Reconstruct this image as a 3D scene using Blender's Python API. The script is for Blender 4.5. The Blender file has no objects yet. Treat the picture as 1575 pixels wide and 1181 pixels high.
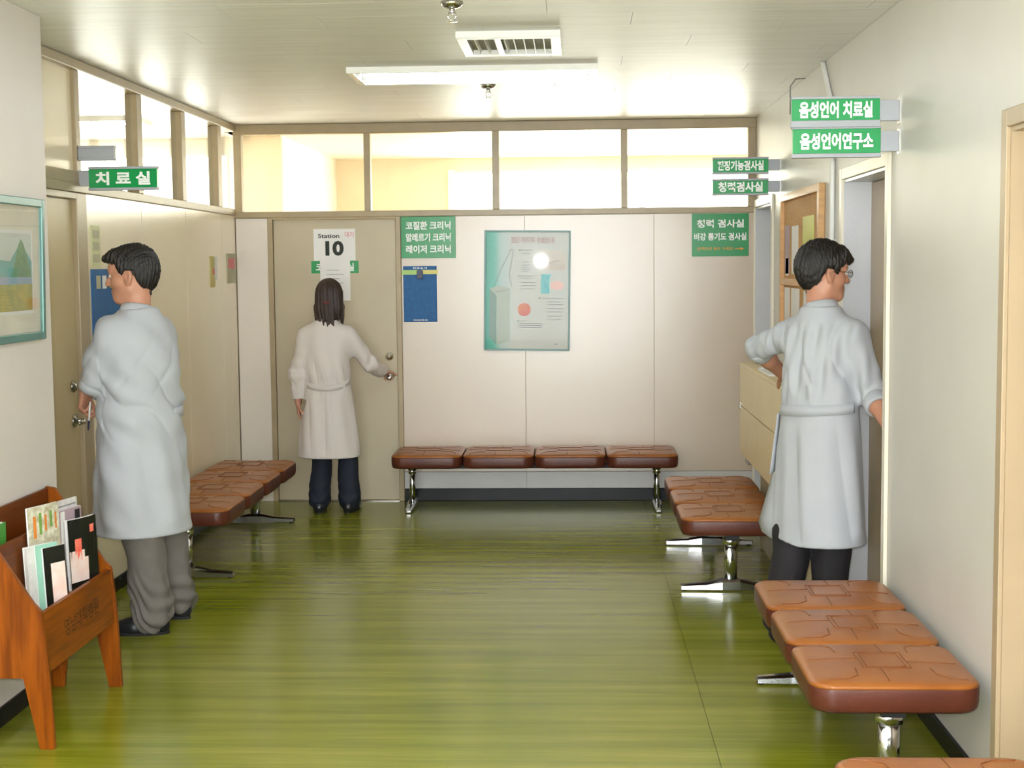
import bpy, bmesh, math, random
import numpy as np
from mathutils import Vector, Matrix, Euler
S = bpy.context.scene
C = S.collection
random.seed(4)
PI = math.pi

# ------------------------------------------------------------------ camera
FPX, VPX, VPY, ROLL = 2194.7, 882.83, 408.27, math.radians(.351)
v = np.array([(VPX-787.5)/FPX, -(VPY-590.5)/FPX, 1.0]); v /= np.linalg.norm(v)
u = np.array([-math.sin(ROLL), math.cos(ROLL), 0]); u -= np.dot(u, v)*v; u /= np.linalg.norm(u)
xr = np.array([u[1]*v[2]-u[2]*v[1], u[2]*v[0]-u[0]*v[2], u[0]*v[1]-u[1]*v[0]])
RM = np.stack([xr, v, u], 0)            # rows: world X, Y, Z seen in (right, up, forward)
camd = bpy.data.cameras.new('camera'); cam = bpy.data.objects.new('camera', camd); C.objects.link(cam)
camd.sensor_width = 36; camd.lens = FPX/1575*36; camd.clip_start = .05
m = Matrix.Identity(4)
for i in range(3):
    m[i][0], m[i][1], m[i][2] = RM[i][0], RM[i][1], -RM[i][2]
m.translation = (0, 0, 1.65)
cam.matrix_world = m
S.camera = cam

# ------------------------------------------------------------------ world, lights, exposure
w = bpy.data.worlds.new('world'); S.world = w; w.use_nodes = True
w.node_tree.nodes['Background'].inputs[0].default_value = (.75, .87, 1, 1)
w.node_tree.nodes['Background'].inputs[1].default_value = 1.2
vs = S.view_settings
vs.view_transform = 'Standard'; vs.look = 'None'; vs.gamma = 1; vs.exposure = .1; vs.use_curve_mapping = False

def area(name, loc, rot, sx, sy, power, col):
    l = bpy.data.lights.new(name, 'AREA'); l.shape = 'RECTANGLE'; l.size = sx; l.size_y = sy
    l.energy = power; l.color = col
    o = bpy.data.objects.new(name, l); C.objects.link(o); o.location = loc; o.rotation_euler = rot
    return o
# frontal fill, placed at the unseen window added behind the camera
area('fill_corridor_end', (-.4, -3.3, 1.55), (math.radians(90), 0, 0), 3.3, 2.2, 150, (.84, .93, 1))
# daylight in the room behind the back partition and in the room behind the side partition
area('daylight_back_room', (.6, 13.15, 1.75), (math.radians(-90), 0, 0), 3.4, 1.5, 50, (1, .99, .97))
area('daylight_side_room', (-3.7, 10.75, 1.8), (math.radians(-90), 0, 0), 2.2, 1.4, 75, (1, .99, .97))
# the camera's own flash, just above and left of the lens
fl = bpy.data.lights.new('camera_flash', 'POINT'); fl.energy = 420; fl.color = (.97, .98, 1); fl.shadow_soft_size = .05
flo = bpy.data.objects.new('camera_flash', fl); C.objects.link(flo); flo.location = (-.04, -.03, 1.72)

# ------------------------------------------------------------------ helpers
def lin(c):
    r = []
    for x in c:
        x = x/255.
        r.append(x/12.92 if x <= .04045 else ((x+.055)/1.055)**2.4)
    return tuple(r)+(1,)

def mat(name, col, rough=.5, metal=0, var=.06, scale=6, stretch=(1, 1, 1), bump=0, bscale=60, spec=.5, col2=None, coat=0, detail=3, emit=None, estr=0, sheen=0):
    """Principled with a noise-driven tone variation (and an optional second colour) and optional fine bump."""
    mt = bpy.data.materials.new(name); mt.use_nodes = True
    nt = mt.node_tree; N = nt.nodes; L = nt.links
    b = N['Principled BSDF']
    b.inputs['Roughness'].default_value = rough; b.inputs['Metallic'].default_value = metal
    b.inputs['Specular IOR Level'].default_value = spec
    b.inputs['Coat Weight'].default_value = coat; b.inputs['Coat Roughness'].default_value = .08
    if sheen: b.inputs['Sheen Weight'].default_value = sheen
    tc = N.new('ShaderNodeTexCoord'); mp = N.new('ShaderNodeMapping'); mp.inputs['Scale'].default_value = stretch
    L.new(tc.outputs['Object'], mp.inputs['Vector'])
    no = N.new('ShaderNodeTexNoise'); no.inputs['Scale'].default_value = scale; no.inputs['Detail'].default_value = detail
    L.new(mp.outputs[0], no.inputs['Vector'])
    cr = N.new('ShaderNodeValToRGB')
    c = lin(col)
    c2 = lin(col2) if col2 else tuple(min(1, x*(1+var)) for x in c[:3])+(1,)
    c1 = c if col2 else tuple(x*(1-var) for x in c[:3])+(1,)
    cr.color_ramp.elements[0].position = .32; cr.color_ramp.elements[1].position = .68
    cr.color_ramp.elements[0].color = c1; cr.color_ramp.elements[1].color = c2
    L.new(no.outputs['Fac'], cr.inputs[0]); L.new(cr.outputs[0], b.inputs['Base Color'])
    if bump:
        n2 = N.new('ShaderNodeTexNoise'); n2.inputs['Scale'].default_value = bscale; n2.inputs['Detail'].default_value = 2
        L.new(mp.outputs[0], n2.inputs['Vector'])
        bp = N.new('ShaderNodeBump'); bp.inputs['Strength'].default_value = bump; bp.inputs['Distance'].default_value = .01
        L.new(n2.outputs['Fac'], bp.inputs['Height']); L.new(bp.outputs[0], b.inputs['Normal'])
    if emit:
        b.inputs['Emission Color'].default_value = lin(emit); b.inputs['Emission Strength'].default_value = estr
    return mt

def glass(name, tint=(1, 1, 1), refl=.5):
    mt = bpy.data.materials.new(name); mt.use_nodes = True
    nt = mt.node_tree; N = nt.nodes; L = nt.links
    N.remove(N['Principled BSDF'])
    t = N.new('ShaderNodeBsdfTransparent'); t.inputs[0].default_value = tint+(1,)
    g = N.new('ShaderNodeBsdfGlossy'); g.inputs['Roughness'].default_value = .02
    lw = N.new('ShaderNodeLayerWeight'); lw.inputs[0].default_value = .25
    mu = N.new('ShaderNodeMath'); mu.operation = 'MULTIPLY'; mu.inputs[1].default_value = refl
    L.new(lw.outputs['Fresnel'], mu.inputs[0])
    mx = N.new('ShaderNodeMixShader'); L.new(mu.outputs[0], mx.inputs[0]); L.new(t.outputs[0], mx.inputs[1]); L.new(g.outputs[0], mx.inputs[2])
    L.new(mx.outputs[0], N['Material Output'].inputs[0])
    return mt

class MB:
    """collects verts/faces of one mesh; faces may carry a material index"""
    def __init__(s): s.v = []; s.f = []; s.mi = []; s.sm = []
    def add(s, vs_, fs, mi=0, sm=False):
        o = len(s.v); s.v += [tuple(p) for p in vs_]
        for f in fs: s.f.append(tuple(i+o for i in f)); s.mi.append(mi); s.sm.append(sm)
        return s
    def box(s, lo, hi, mi=0, bev=0, M=None):
        x0, y0, z0 = lo; x1, y1, z1 = hi
        if bev:
            bm = bmesh.new(); bmesh.ops.create_cube(bm, size=1)
            for q in bm.verts: q.co = Vector(((x0+x1)/2+q.co.x*(x1-x0), (y0+y1)/2+q.co.y*(y1-y0), (z0+z1)/2+q.co.z*(z1-z0)))
            bmesh.ops.bevel(bm, geom=list(bm.edges), offset=bev, segments=2, profile=.5, affect='EDGES')
            return s.bm(bm, mi, M)
        p = [(x0, y0, z0), (x1, y0, z0), (x1, y1, z0), (x0, y1, z0), (x0, y0, z1), (x1, y0, z1), (x1, y1, z1), (x0, y1, z1)]
        if M is not None: p = [M @ Vector(q) for q in p]
        return s.add(p, [(0, 3, 2, 1), (4, 5, 6, 7), (0, 1, 5, 4), (1, 2, 6, 5), (2, 3, 7, 6), (3, 0, 4, 7)], mi)
    def bm(s, bm, mi=0, M=None, sm=False):
        bm.verts.index_update()
        s.add([(M @ q.co) if M is not None else q.co for q in bm.verts], [[q.index for q in f.verts] for f in bm.faces], mi, sm); bm.free(); return s
    def tube(s, pts, r, n=10, mi=0, cap=True, sm=True, sq=None):
        """swept circle (radius r or list); sq=(a,b) scales the cross-section axes"""
        pts = [Vector(p) for p in pts]; rs = r if isinstance(r, (list, tuple)) else [r]*len(pts)
        vs_ = []; fs = []; prev = None
        for i, p in enumerate(pts):
            t = (pts[min(i+1, len(pts)-1)]-pts[max(i-1, 0)]).normalized()
            if prev is None:
                a = Vector((0, 0, 1)) if abs(t.z) < .9 else Vector((1, 0, 0))
                n1 = t.cross(a).normalized()
            else:
                n1 = (prev-t*prev.dot(t)).normalized()
            prev = n1; n2 = t.cross(n1)
            for k in range(n):
                an = 2*PI*k/n; vs_.append(p+(n1*math.cos(an)*(sq[0] if sq else 1)+n2*math.sin(an)*(sq[1] if sq else 1))*rs[i])
        for i in range(len(pts)-1):
            for k in range(n): fs.append((i*n+k, i*n+(k+1) % n, (i+1)*n+(k+1) % n, (i+1)*n+k))
        if cap: fs.append(tuple(range(n-1, -1, -1))); fs.append(tuple((len(pts)-1)*n+k for k in range(n)))
        return s.add(vs_, fs, mi, sm)
    def lathe(s, prof, n=20, M=None, mi=0, sm=True):
        """prof: (radius, height) along local z"""
        vs_ = []; fs = []
        for r, h in prof:
            for k in range(n):
                q = Vector((r*math.cos(2*PI*k/n), r*math.sin(2*PI*k/n), h)); vs_.append(M @ q if M is not None else q)
        for i in range(len(prof)-1):
            for k in range(n): fs.append((i*n+k, i*n+(k+1) % n, (i+1)*n+(k+1) % n, (i+1)*n+k))
        fs.append(tuple(range(n-1, -1, -1))); fs.append(tuple((len(prof)-1)*n+k for k in range(n)))
        return s.add(vs_, fs, mi, sm)
    def prism(s, poly, axis, a, b, mi=0):
        """polygon (2-D) extruded along axis 'x','y','z' from a to b"""
        def P(p, h): return {'x': (h, p[0], p[1]), 'y': (p[0], h, p[1]), 'z': (p[0], p[1], h)}[axis]
        n = len(poly)
        vs_ = [P(p, a) for p in poly]+[P(p, b) for p in poly]
        fs = [tuple(range(n-1, -1, -1)), tuple(range(n, 2*n))]+[(i, (i+1) % n, n+(i+1) % n, n+i) for i in range(n)]
        return s.add(vs_, fs, mi)
    def mesh(s, name, mats):
        me = bpy.data.meshes.new(name); me.from_pydata(s.v, [], s.f)
        for mm in (mats if isinstance(mats, (list, tuple)) else [mats]): me.materials.append(mm)
        me.polygons.foreach_set('material_index', s.mi); me.polygons.foreach_set('use_smooth', s.sm)
        bm = bmesh.new(); bm.from_mesh(me); bmesh.ops.recalc_face_normals(bm, faces=bm.faces); bm.to_mesh(me); bm.free()
        me.update(); return me
    def build(s, name, mats, parent=None, M=None):
        o = bpy.data.objects.new(name, s.mesh(name, mats)); C.objects.link(o)
        if M is not None: o.matrix_local = M
        if parent is not None: o.parent = parent
        return o

def tag(o, label=None, cat=None, group=None, kind=None):
    if label: o['label'] = label
    if cat: o['category'] = cat
    if group: o['group'] = group
    if kind: o['kind'] = kind
    return o
def empty(name, loc=(0, 0, 0), rz=0):
    o = bpy.data.objects.new(name, None); C.objects.link(o); o.location = loc; o.rotation_euler = (0, 0, rz); o.empty_display_size = .1
    return o
def struct(o): o['kind'] = 'structure'; return o
def thing(name, label, cat, loc=(0, 0, 0), rz=0, group=None): return tag(empty(name, loc, rz), label, cat, group)
def copy_tree(o, parent=None):
    c = o.copy(); C.objects.link(c); c.parent = parent
    for ch in list(o.children): copy_tree(ch, c)
    return c
def bx(name, lo, hi, mt, parent=None, bev=0): return MB().box(lo, hi, 0, bev).build(name, mt, parent)

def text(name, body, mt, parent, M, w, h, bold=.02, depth=.0008, spacing=1.0, keep=False):
    """lettering as flat mesh, fitted to a w x h box centred on M's origin, in M's local xy plane facing +z"""
    c = bpy.data.curves.new('t', 'FONT'); c.body = body; c.size = 1; c.offset = bold; c.resolution_u = 3; c.space_character = spacing
    t = bpy.data.objects.new('t', c); C.objects.link(t)
    dg = bpy.context.evaluated_depsgraph_get(); dg.update()
    me = bpy.data.meshes.new_from_object(t.evaluated_get(dg))
    bpy.data.objects.remove(t); bpy.data.curves.remove(c)
    n = len(me.vertices); co = np.empty(n*3, np.float32); me.vertices.foreach_get('co', co); co = co.reshape(n, 3)
    lo = co.min(0); hi = co.max(0); ce = (lo+hi)/2
    sx = w/(hi[0]-lo[0]); sy = h/(hi[1]-lo[1])
    if keep: sx = sy = min(sx, sy)
    co[:, 0] = (co[:, 0]-ce[0])*sx; co[:, 1] = (co[:, 1]-ce[1])*sy; co[:, 2] = depth
    me.vertices.foreach_set('co', co.ravel()); me.materials.clear(); me.materials.append(mt); me.update()
    me.name = name
    o = bpy.data.objects.new(name, me); C.objects.link(o); o.matrix_local = M; o.parent = parent
    return o
# frames for flat things: facing -Y (towards the camera), facing +X (on a left wall), facing -X (on the right wall)
def face_cam(x, y, z): return Matrix.Translation((x, y, z)) @ Matrix.Rotation(PI/2, 4, 'X')
def face_px(x, y, z): return Matrix.Translation((x, y, z)) @ Matrix.Rotation(PI/2, 4, 'Z') @ Matrix.Rotation(PI/2, 4, 'X')
def face_nx(x, y, z): return Matrix.Translation((x, y, z)) @ Matrix.Rotation(-PI/2, 4, 'Z') @ Matrix.Rotation(PI/2, 4, 'X')
# ------------------------------------------------------------------ materials of the setting
XR, XL, XN, HC, D = 1.255, -2.372, -2.096, 2.65, 9.98
M_wallR = mat('paint_cream', (210, 207, 200), .42, var=.03, scale=2.2, bump=.05, bscale=120)
M_wallN = mat('paint_offwhite', (212, 204, 198), .5, var=.03, scale=2, bump=.05, bscale=120)
M_panel = mat('gloss_panel_cream', (209, 193, 174), .17, var=.02, scale=1.5, bump=.09, bscale=190, spec=.65)
M_panelw = mat('gloss_panel_white', (230, 220, 208), .25, var=.02, scale=1.5, bump=.1, bscale=75)
M_panelL = mat('gloss_panel_tan', (240, 226, 196), .22, var=.03, scale=1.5, bump=.06, bscale=70)
M_strip = mat('lower_board_grey_white', (205, 203, 200), .3, var=.03)
M_frame = mat('frame_paint_khaki', (168, 150, 118), .35, var=.05, scale=9)
M_door = mat('door_paint_beige', (190, 177, 150), .38, var=.04, scale=3, bump=.03)
M_doorL = mat('door_paint_olive_beige', (186, 168, 124), .38, var=.04, scale=3)
M_doorR = mat('door_paint_taupe', (176, 156, 126), .4, var=.05, scale=3)
M_jamb = mat('jamb_paint_white', (206, 208, 214), .28, var=.03, scale=4, bump=.12, bscale=40)
M_casing = mat('casing_cream', (232, 224, 206), .35, var=.03)
M_base = mat('skirting_black', (12, 14, 16), .35, var=.2, spec=.18)
M_ceil = mat('ceiling_board', (240, 238, 236), .42, var=.04, scale=3, stretch=(.5, 6, 1), col2=(231, 228, 225))
M_core = mat('partition_core', (120, 108, 90), .7)
M_roomw = mat('room_wall_warm', (246, 242, 230), .6, var=.03)
M_roomp = mat('room_wall_peach', (240, 220, 192), .6, var=.03)
M_pane = glass('transom_glass', (.97, .99, .97), .55)
M_metal = mat('satin_steel', (190, 188, 182), .22, 1, var=.05)
M_chrome = mat('chrome', (225, 226, 228), .09, 1, var=.03)
M_dark = mat('dark_rubber', (25, 25, 27), .6)
M_white = mat('white_enamel', (236, 236, 232), .3, var=.02)

# floor: vinyl with streaks across the corridor
def floor_mat():
    mt = bpy.data.materials.new('green_vinyl'); mt.use_nodes = True
    nt = mt.node_tree; N = nt.nodes; L = nt.links; b = N['Principled BSDF']
    tc = N.new('ShaderNodeTexCoord')
    def noise(sc, st, det=4):
        mp = N.new('ShaderNodeMapping'); mp.inputs['Scale'].default_value = st; L.new(tc.outputs['Object'], mp.inputs[0])
        n = N.new('ShaderNodeTexNoise'); n.inputs['Scale'].default_value = sc; n.inputs['Detail'].default_value = det; L.new(mp.outputs[0], n.inputs['Vector']); return n
    n1 = noise(1.0, (.8, 13, 1)); n2 = noise(1.0, (3.0, 90, 1), 3); n3 = noise(.9, (1, 1, 1), 2)
    mx = N.new('ShaderNodeMix'); mx.inputs[0].default_value = .3; L.new(n1.outputs['Fac'], mx.inputs[2]); L.new(n2.outputs['Fac'], mx.inputs[3])
    cr = N.new('ShaderNodeValToRGB'); e = cr.color_ramp.elements
    e[0].position = .3; e[0].color = lin((104, 112, 16)); e[1].position = .72; e[1].color = lin((150, 150, 52))
    q = e.new(.5); q.color = lin((126, 130, 28))
    L.new(mx.outputs[0], cr.inputs[0])
    hs = N.new('ShaderNodeHueSaturation'); hs.inputs['Saturation'].default_value = 1.0
    mr = N.new('ShaderNodeMapRange'); mr.inputs[3].default_value = .85; mr.inputs[4].default_value = 1.15; L.new(n3.outputs['Fac'], mr.inputs[0]); L.new(mr.outputs[0], hs.inputs['Value'])
    L.new(cr.outputs[0], hs.inputs['Color']); L.new(hs.outputs[0], b.inputs['Base Color'])
    r = N.new('ShaderNodeMapRange'); r.inputs[3].default_value = .14; r.inputs[4].default_value = .25; L.new(n3.outputs['Fac'], r.inputs[0]); L.new(r.outputs[0], b.inputs['Roughness'])
    b.inputs['Specular IOR Level'].default_value = .5
    n4 = noise(3.0, (1, 1.6, 1), 2)
    bp = N.new('ShaderNodeBump'); bp.inputs['Strength'].default_value = .05; bp.inputs['Distance'].default_value = .02; L.new(n4.outputs['Fac'], bp.inputs['Height']); L.new(bp.outputs[0], b.inputs['Normal'])
    return mt
M_floor = floor_mat()

M_gap = mat('dark_seam_fill', (38, 46, 18), .8)
# ------------------------------------------------------------------ floor and ceiling
fl_ = struct(bx('floor', (-2.5, -3.6, -.1), (1.5, 10.05, -.004), M_gap))
for x0, x1 in ((-2.5, .4742), (.4758, 1.5)):
    bx('vinyl_sheet', (x0, -3.6, -.004), (x1, 10.05, 0), M_floor, fl_)
ce = struct(bx('ceiling', (-2.5, -3.6, HC+.012), (1.5, 10.05, HC+.1), M_core))
tile = {}
y = D; row = 0
while y > 3.7:
    off = (0, .62, .28, .9)[row % 4]
    xs = [-2.372]+[x for x in (-2.0+off-.9, -2.0+off+.36, -2.0+off+1.62, -2.0+off+2.88) if -2.3 < x < 1.2]+[1.255]
    for a, b in zip(xs[:-1], xs[1:]):
        MB().box((a+.001, y-.2985, HC-.0), (b-.001, y-.0005, HC+.012)).build('ceiling_board', M_ceil, ce)
    y -= .30; row += 1
bx('ceiling_board', (-2.372, -3.6, HC), (1.255, y, HC+.012), M_ceil, ce)

# ------------------------------------------------------------------ back partition
wb = MB()
wb.box((-2.372, D+.004, 0), (-2.135, D+.06, 2.0)); wb.box((-1.215, D+.004, 0), (1.255, D+.06, 2.0))
wb = struct(wb.build('wall_back', M_core))
bx('wall_panel', (-2.368, D-.008, .0), (-2.145, D+.004, 2.0), M_panelw, wb, .002)
for a, b in ((-1.206, -.3435), (-.3425, .5545), (.5555, 1.253)):
    bx('wall_panel', (a, D-.006, .207), (b, D+.004, 2.0), M_panel, wb, .0015)
    bx('lower_board', (a, D-.010, .088), (b, D+.004, .2045), M_strip, wb, .0015)
struct(bx('baseboard_back', (-1.206, D-.016, 0), (1.253, D+.004, .088), M_base, None, .003))
# transom window over it
wn = struct(MB().box((-2.372, D-.02, 2.002), (1.255, D+.06, 2.045), 0, .004).build('window_1', M_frame))
bx('top_rail', (-2.372, D-.02, 2.58), (1.255, D+.06, 2.648), M_frame, wn, .004)
for a, b in ((-2.372, -2.317), (-1.457, -1.412), (-.563, -.514), (.328, .373), (1.2, 1.255)):
    bx('mullion', (a, D-.018, 2.045), (b, D+.058, 2.58), M_frame, wn, .003)
for a, b in ((-2.317, -1.457), (-1.412, -.563), (-.514, .328), (.373, 1.2)):
    bx('pane', (a, D+.022, 2.045), (b, D+.027, 2.58), M_pane, wn)
# door 1 in the back partition
dr = struct(bx('door_1', (-2.105, D+.0, .008), (-1.245, D+.04, 1.985), M_door, None, .003))
fr = MB(); fr.box((-2.143, D-.022, 0), (-2.107, D+.06, 2.002), 0, .003); fr.box((-1.243, D-.022, 0), (-1.207, D+.06, 2.002), 0, .003); fr.box((-2.107, D-.022, 1.987), (-1.243, D+.06, 2.002), 0, .003)
fr.build('door_frame', M_frame, dr)
bx('threshold', (-2.107, D-.03, 0), (-1.243, D+.05, .006), M_metal, dr)
Rm = Matrix.Rotation(PI/2, 4, 'X')
MB().lathe([(.03, 0), (.03, .006), (.022, .012), (.012, .014), (.012, .018), (.0, .018)], 24, Matrix.Translation((-1.302, D, 1.025)) @ Rm).build('deadbolt', M_chrome, dr)
MB().lathe([(.033, 0), (.033, .005), (.014, .012), (.012, .04), (.024, .046), (.029, .056), (.027, .068), (.016, .074), (.0, .075)], 24, Matrix.Translation((-1.300, D, .888)) @ Rm).build('door_knob', M_chrome, dr)

# ------------------------------------------------------------------ side partition (left) with its door and transom
wl = MB()
wl.box((XL-.07, 6.835, 0), (XL-.006, 10.04, 2.02)); wl.box((XL-.07, 5.3, 0), (XL-.006, 5.93, 2.02))
wl = struct(wl.build('wall_left', M_core))
for a, b in ((6.877, 7.79), (7.791, 8.69), (8.691, 9.57), (9.571, 9.972)):
    bx('wall_panel', (XL-.006, a, .0), (XL, b-.002, 2.02), M_panelL, wl, .0015)
struct(bx('baseboard_left', (XL, 6.88, 0), (XL+.012, 9.97, .07), M_base, None, .002))
w2 = struct(MB().box((XL-.06, 5.3, 2.02), (XL+.012, 9.955, 2.065), 0, .004).build('window_2', M_frame))
bx('top_rail', (XL-.06, 5.3, 2.60), (XL+.022, 9.955, 2.648), M_frame, w2, .004)
for a, b in ((6.77, 6.83), (7.74, 7.83), (8.62, 8.71), (9.5, 9.60)):
    bx('mullion', (XL-.058, a, 2.065), (XL+.008, b, 2.60), M_frame, w2, .003)
for a, b in ((6.83, 7.74), (7.83, 8.62), (8.71, 9.5), (9.60, 9.955)):
    bx('pane', (XL-.03, a, 2.065), (XL-.025, b, 2.60), M_pane, w2)
bx('blank_panel', (XL-.03, 5.3, 2.12), (XL-.012, 6.77, 2.60), M_panelL, w2)
bx('door_head', (XL-.05, 5.3, 2.065), (XL+.01, 6.77, 2.12), M_frame, w2)
d2 = struct(bx('door_2', (XL-.05, 5.97, .008), (XL-.012, 6.735, 1.985), M_doorL, None, .003))
fr = MB(); fr.box((XL-.06, 6.738, 0), (XL+.012, 6.875, 2.018), 0, .004); fr.box((XL-.06, 5.93, 0), (XL+.012, 5.967, 2.018), 0, .004); fr.box((XL-.06, 5.967, 1.987), (XL+.012, 6.738, 2.018), 0, .003)
fr.build('door_frame', M_frame, d2)
Ry = Matrix.Rotation(PI/2, 4, 'Y')
MB().lathe([(.028, 0), (.028, .008), (.018, .012), (.018, .02), (0, .021)], 20, Matrix.Translation((XL-.012, 6.66, 1.10)) @ Ry).build('deadbolt', M_metal, d2)
MB().lathe([(.033, 0), (.033, .006), (.013, .012), (.012, .045), (.012, .055), (0, .056)], 20, Matrix.Translation((XL-.012, 6.67, .935)) @ Ry).tube([(XL+.038, 6.67, .935), (XL+.046, 6.63, .936), (XL+.046, 6.57, .934)], [.011, .011, .008], 10).build('lever_handle', M_metal, d2)

# near block of wall on the left, with skirting
struct(bx('wall_left_near', (-2.55, -3.6, 0), (XN, 5.64, HC), M_wallN, None, .004))
struct(bx('baseboard_left_near', (XN, -3.5, 0), (XN+.012, 5.63, .07), M_base, None, .002))

# ------------------------------------------------------------------ right wall with three recessed doors
doors = [(3.29, 4.19), (5.79, 6.72), (9.10, 9.955)]
wr = MB(); ys = -3.6
for a, b in doors:
    wr.box((XR, ys, 0), (1.50, a, HC)); wr.box((XR, a, 2.035), (1.50, b, HC)); ys = b
wr.box((XR, ys, 0), (1.50, 10.04, HC))
wr = struct(wr.build('wall_right', M_wallR))
ys = -3.5
for a, b in doors:
    struct(bx('baseboard_right', (XR-.012, ys, 0), (XR, a-.055, .07), M_base, None, .002)); ys = b+.055
for n, (a, b) in enumerate(doors):
    j = M_doorR if n == 0 else M_jamb
    d = struct(bx('door_%d' % (n+3), (1.375, a+.012, .008), (1.415, b-.012, 2.018), M_doorR, None, .003))
    q = MB()
    for y0, y1 in ((a, a+.012), (b-.012, b)): q.box((XR-.004, y0, 0), (1.42, y1, 2.035))
    q.box((XR-.004, a+.012, 2.02), (1.42, b-.012, 2.035)); q.build('jamb_lining', j, d)
    e_ = min(b+.05, 9.972)
    q = MB()
    q.box((XR-.016, a-.05, 0), (XR+.0, a+.002, 2.085), 0, .003); q.box((XR-.016, b-.002, 0), (XR, e_, 2.085), 0, .003); q.box((XR-.0155, a+.002, 2.033), (XR, b-.002, 2.085), 0, .003)
    q.build('casing', M_doorR if n == 0 else M_casing, d)
    MB().lathe([(.033, 0), (.033, .005), (.014, .012), (.012, .035), (.026, .042), (.028, .056), (.016, .064), (0, .065)], 20, Matrix.Translation((1.375, a+.09, .93)) @ Matrix.Rotation(-PI/2, 4, 'Y')).build('door_knob', M_metal, d)

# corridor end behind the camera: wall with an unseen glowing window added for frontal light
q = MB(); q.box((-2.4, -3.62, 0), (1.3, -3.5, .5)); q.box((-2.4, -3.62, 2.55), (1.3, -3.5, HC)); q.box((-2.4, -3.62, .5), (-1.95, -3.5, 2.55)); q.box((1.1, -3.62, .5), (1.3, -3.5, 2.55))
struct(q.build('wall_front', M_wallR))
M_fillwin = mat('unseen_window_glow', (255, 255, 255), .5, emit=(235, 243, 255), estr=3)
w3 = struct(bx('unseen_window_3', (-1.95, -3.60, .5), (1.1, -3.585, 2.55), M_fillwin))
for x in (-1.95, -.95, .07, 1.04): bx('mullion', (x, -3.585, .5), (x+.06, -3.54, 2.55), M_white, w3)
for z in (.5, 2.49, 1.85): bx('rail', (-1.95, -3.585, z), (1.1, -3.545, z+.06), M_white, w3)

# ------------------------------------------------------------------ rooms seen over the partitions
RB = 13.3
struct(bx('wall_room_back', (-2.3, RB, 0), (2.9, RB+.1, HC), M_roomp))
struct(bx('wall_room_left', (-2.55, 10.85, 0), (-2.2, RB, HC), M_roomw))
struct(bx('wall_room_block', (-2.56, 10.78, 0), (-2.2, 10.85, HC), M_roomp))
struct(bx('wall_room_right', (2.8, 9.95, 0), (2.9, RB, HC), M_roomw))
struct(bx('ceiling_room', (-2.56, 10.05, HC), (2.9, RB+.1, HC+.08), M_roomw))
struct(bx('floor_room', (-2.56, 10.05, -.1), (2.9, RB, 0), M_roomp))
M_win = mat('bright_window_glass', (255, 255, 250), .5, emit=(255, 252, 236), estr=6)
w4 = struct(bx('window_4', (-1.1, RB-.012, .9), (2.4, RB-.002, 2.5), M_win))
for x in (-1.16, .6, 2.38): bx('mullion', (x, RB-.03, .86), (x+.06, RB-.002, 2.54), M_white, w4)
struct(bx('wall_side_room_back', (-5.6, 10.95, 0), (-2.56, 11.05, HC), M_roomw))
struct(bx('wall_side_room_left', (-5.6, 5.3, 0), (-5.5, 10.95, HC), M_roomw))
struct(bx('wall_side_room_front', (-5.6, 5.2, 0), (-2.55, 5.3, HC), M_roomw))
struct(bx('ceiling_side_room', (-5.6, 5.3, HC), (-2.43, 11.05, HC+.08), M_ceil))
struct(bx('floor_side_room', (-5.6, 5.3, -.1), (-2.5, 11.05, 0), M_roomp))
w5 = struct(bx('window_5', (-4.9, 10.938, 1.0), (-2.75, 10.948, 2.5), M_win))
for x in (-4.94, -3.9, -2.75): bx('mullion', (x, 10.92, .96), (x+.05, 10.948, 2.54), M_white, w5)
# ------------------------------------------------------------------ ceiling fittings
M_tube = mat('fluorescent_tube', (255, 255, 255), .4, emit=(236, 245, 255), estr=50)
M_refl = mat('lamp_reflector_white', (245, 244, 238), .25, var=.02)
def ceiling_lamp(x0, x1, y0, y1, label, zc=HC, power=None):
    t = thing('ceiling_lamp', label, 'lamp', ((x0+x1)/2, (y0+y1)/2, zc-.030))
    lx, ly = (x1-x0)/2, (y1-y0)/2
    b = MB(); b.box((-lx, -ly, 0), (lx, -ly+.03, .030)); b.box((-lx, ly-.03, 0), (lx, ly, .030)); b.box((-lx, -ly+.03, 0), (-lx+.03, ly-.03, .030)); b.box((lx-.03, -ly+.03, 0), (lx, ly-.03, .030)); b.box((-lx+.03, -ly+.03, .025), (lx-.03, ly-.03, .0295))
    b.build('housing', M_refl, t)
    for sy in (-.5, .5):
        tb = MB().tube([(-lx+.05, ly*sy, .013), (lx-.05, ly*sy, .013)], .011, 12).build('fluorescent_tube', M_tube, t)
        for sx in (-1, 1): bx('lamp_holder', (sx*(lx-.042)-.012, ly*sy-.014, .002), (sx*(lx-.042)+.012, ly*sy+.014, .025), M_white, tb)
    MB().prism([(-.05, .025), (.05, .025), (0, .006)], 'x', -lx+.05, lx-.05).build('centre_reflector', M_refl, t)
    return t
ceiling_lamp(-1.135, .125, 7.21, 7.70, 'long twin-tube fluorescent ceiling lamp behind the air vent')
ceiling_lamp(-1.155, .13, 3.7, 4.2, 'unseen fluorescent ceiling lamp added over the front three-seat bench')  # out of view, added as ambient fill
ceiling_lamp(-1.155, .13, .6, 1.1, 'unseen fluorescent ceiling lamp added over the near corridor')  # second unseen lamp, added to brighten the corridor
ceiling_lamp(-3.7, -2.85, 9.3, 9.7, 'fluorescent ceiling lamp in the room behind the side transom glass')

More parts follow.
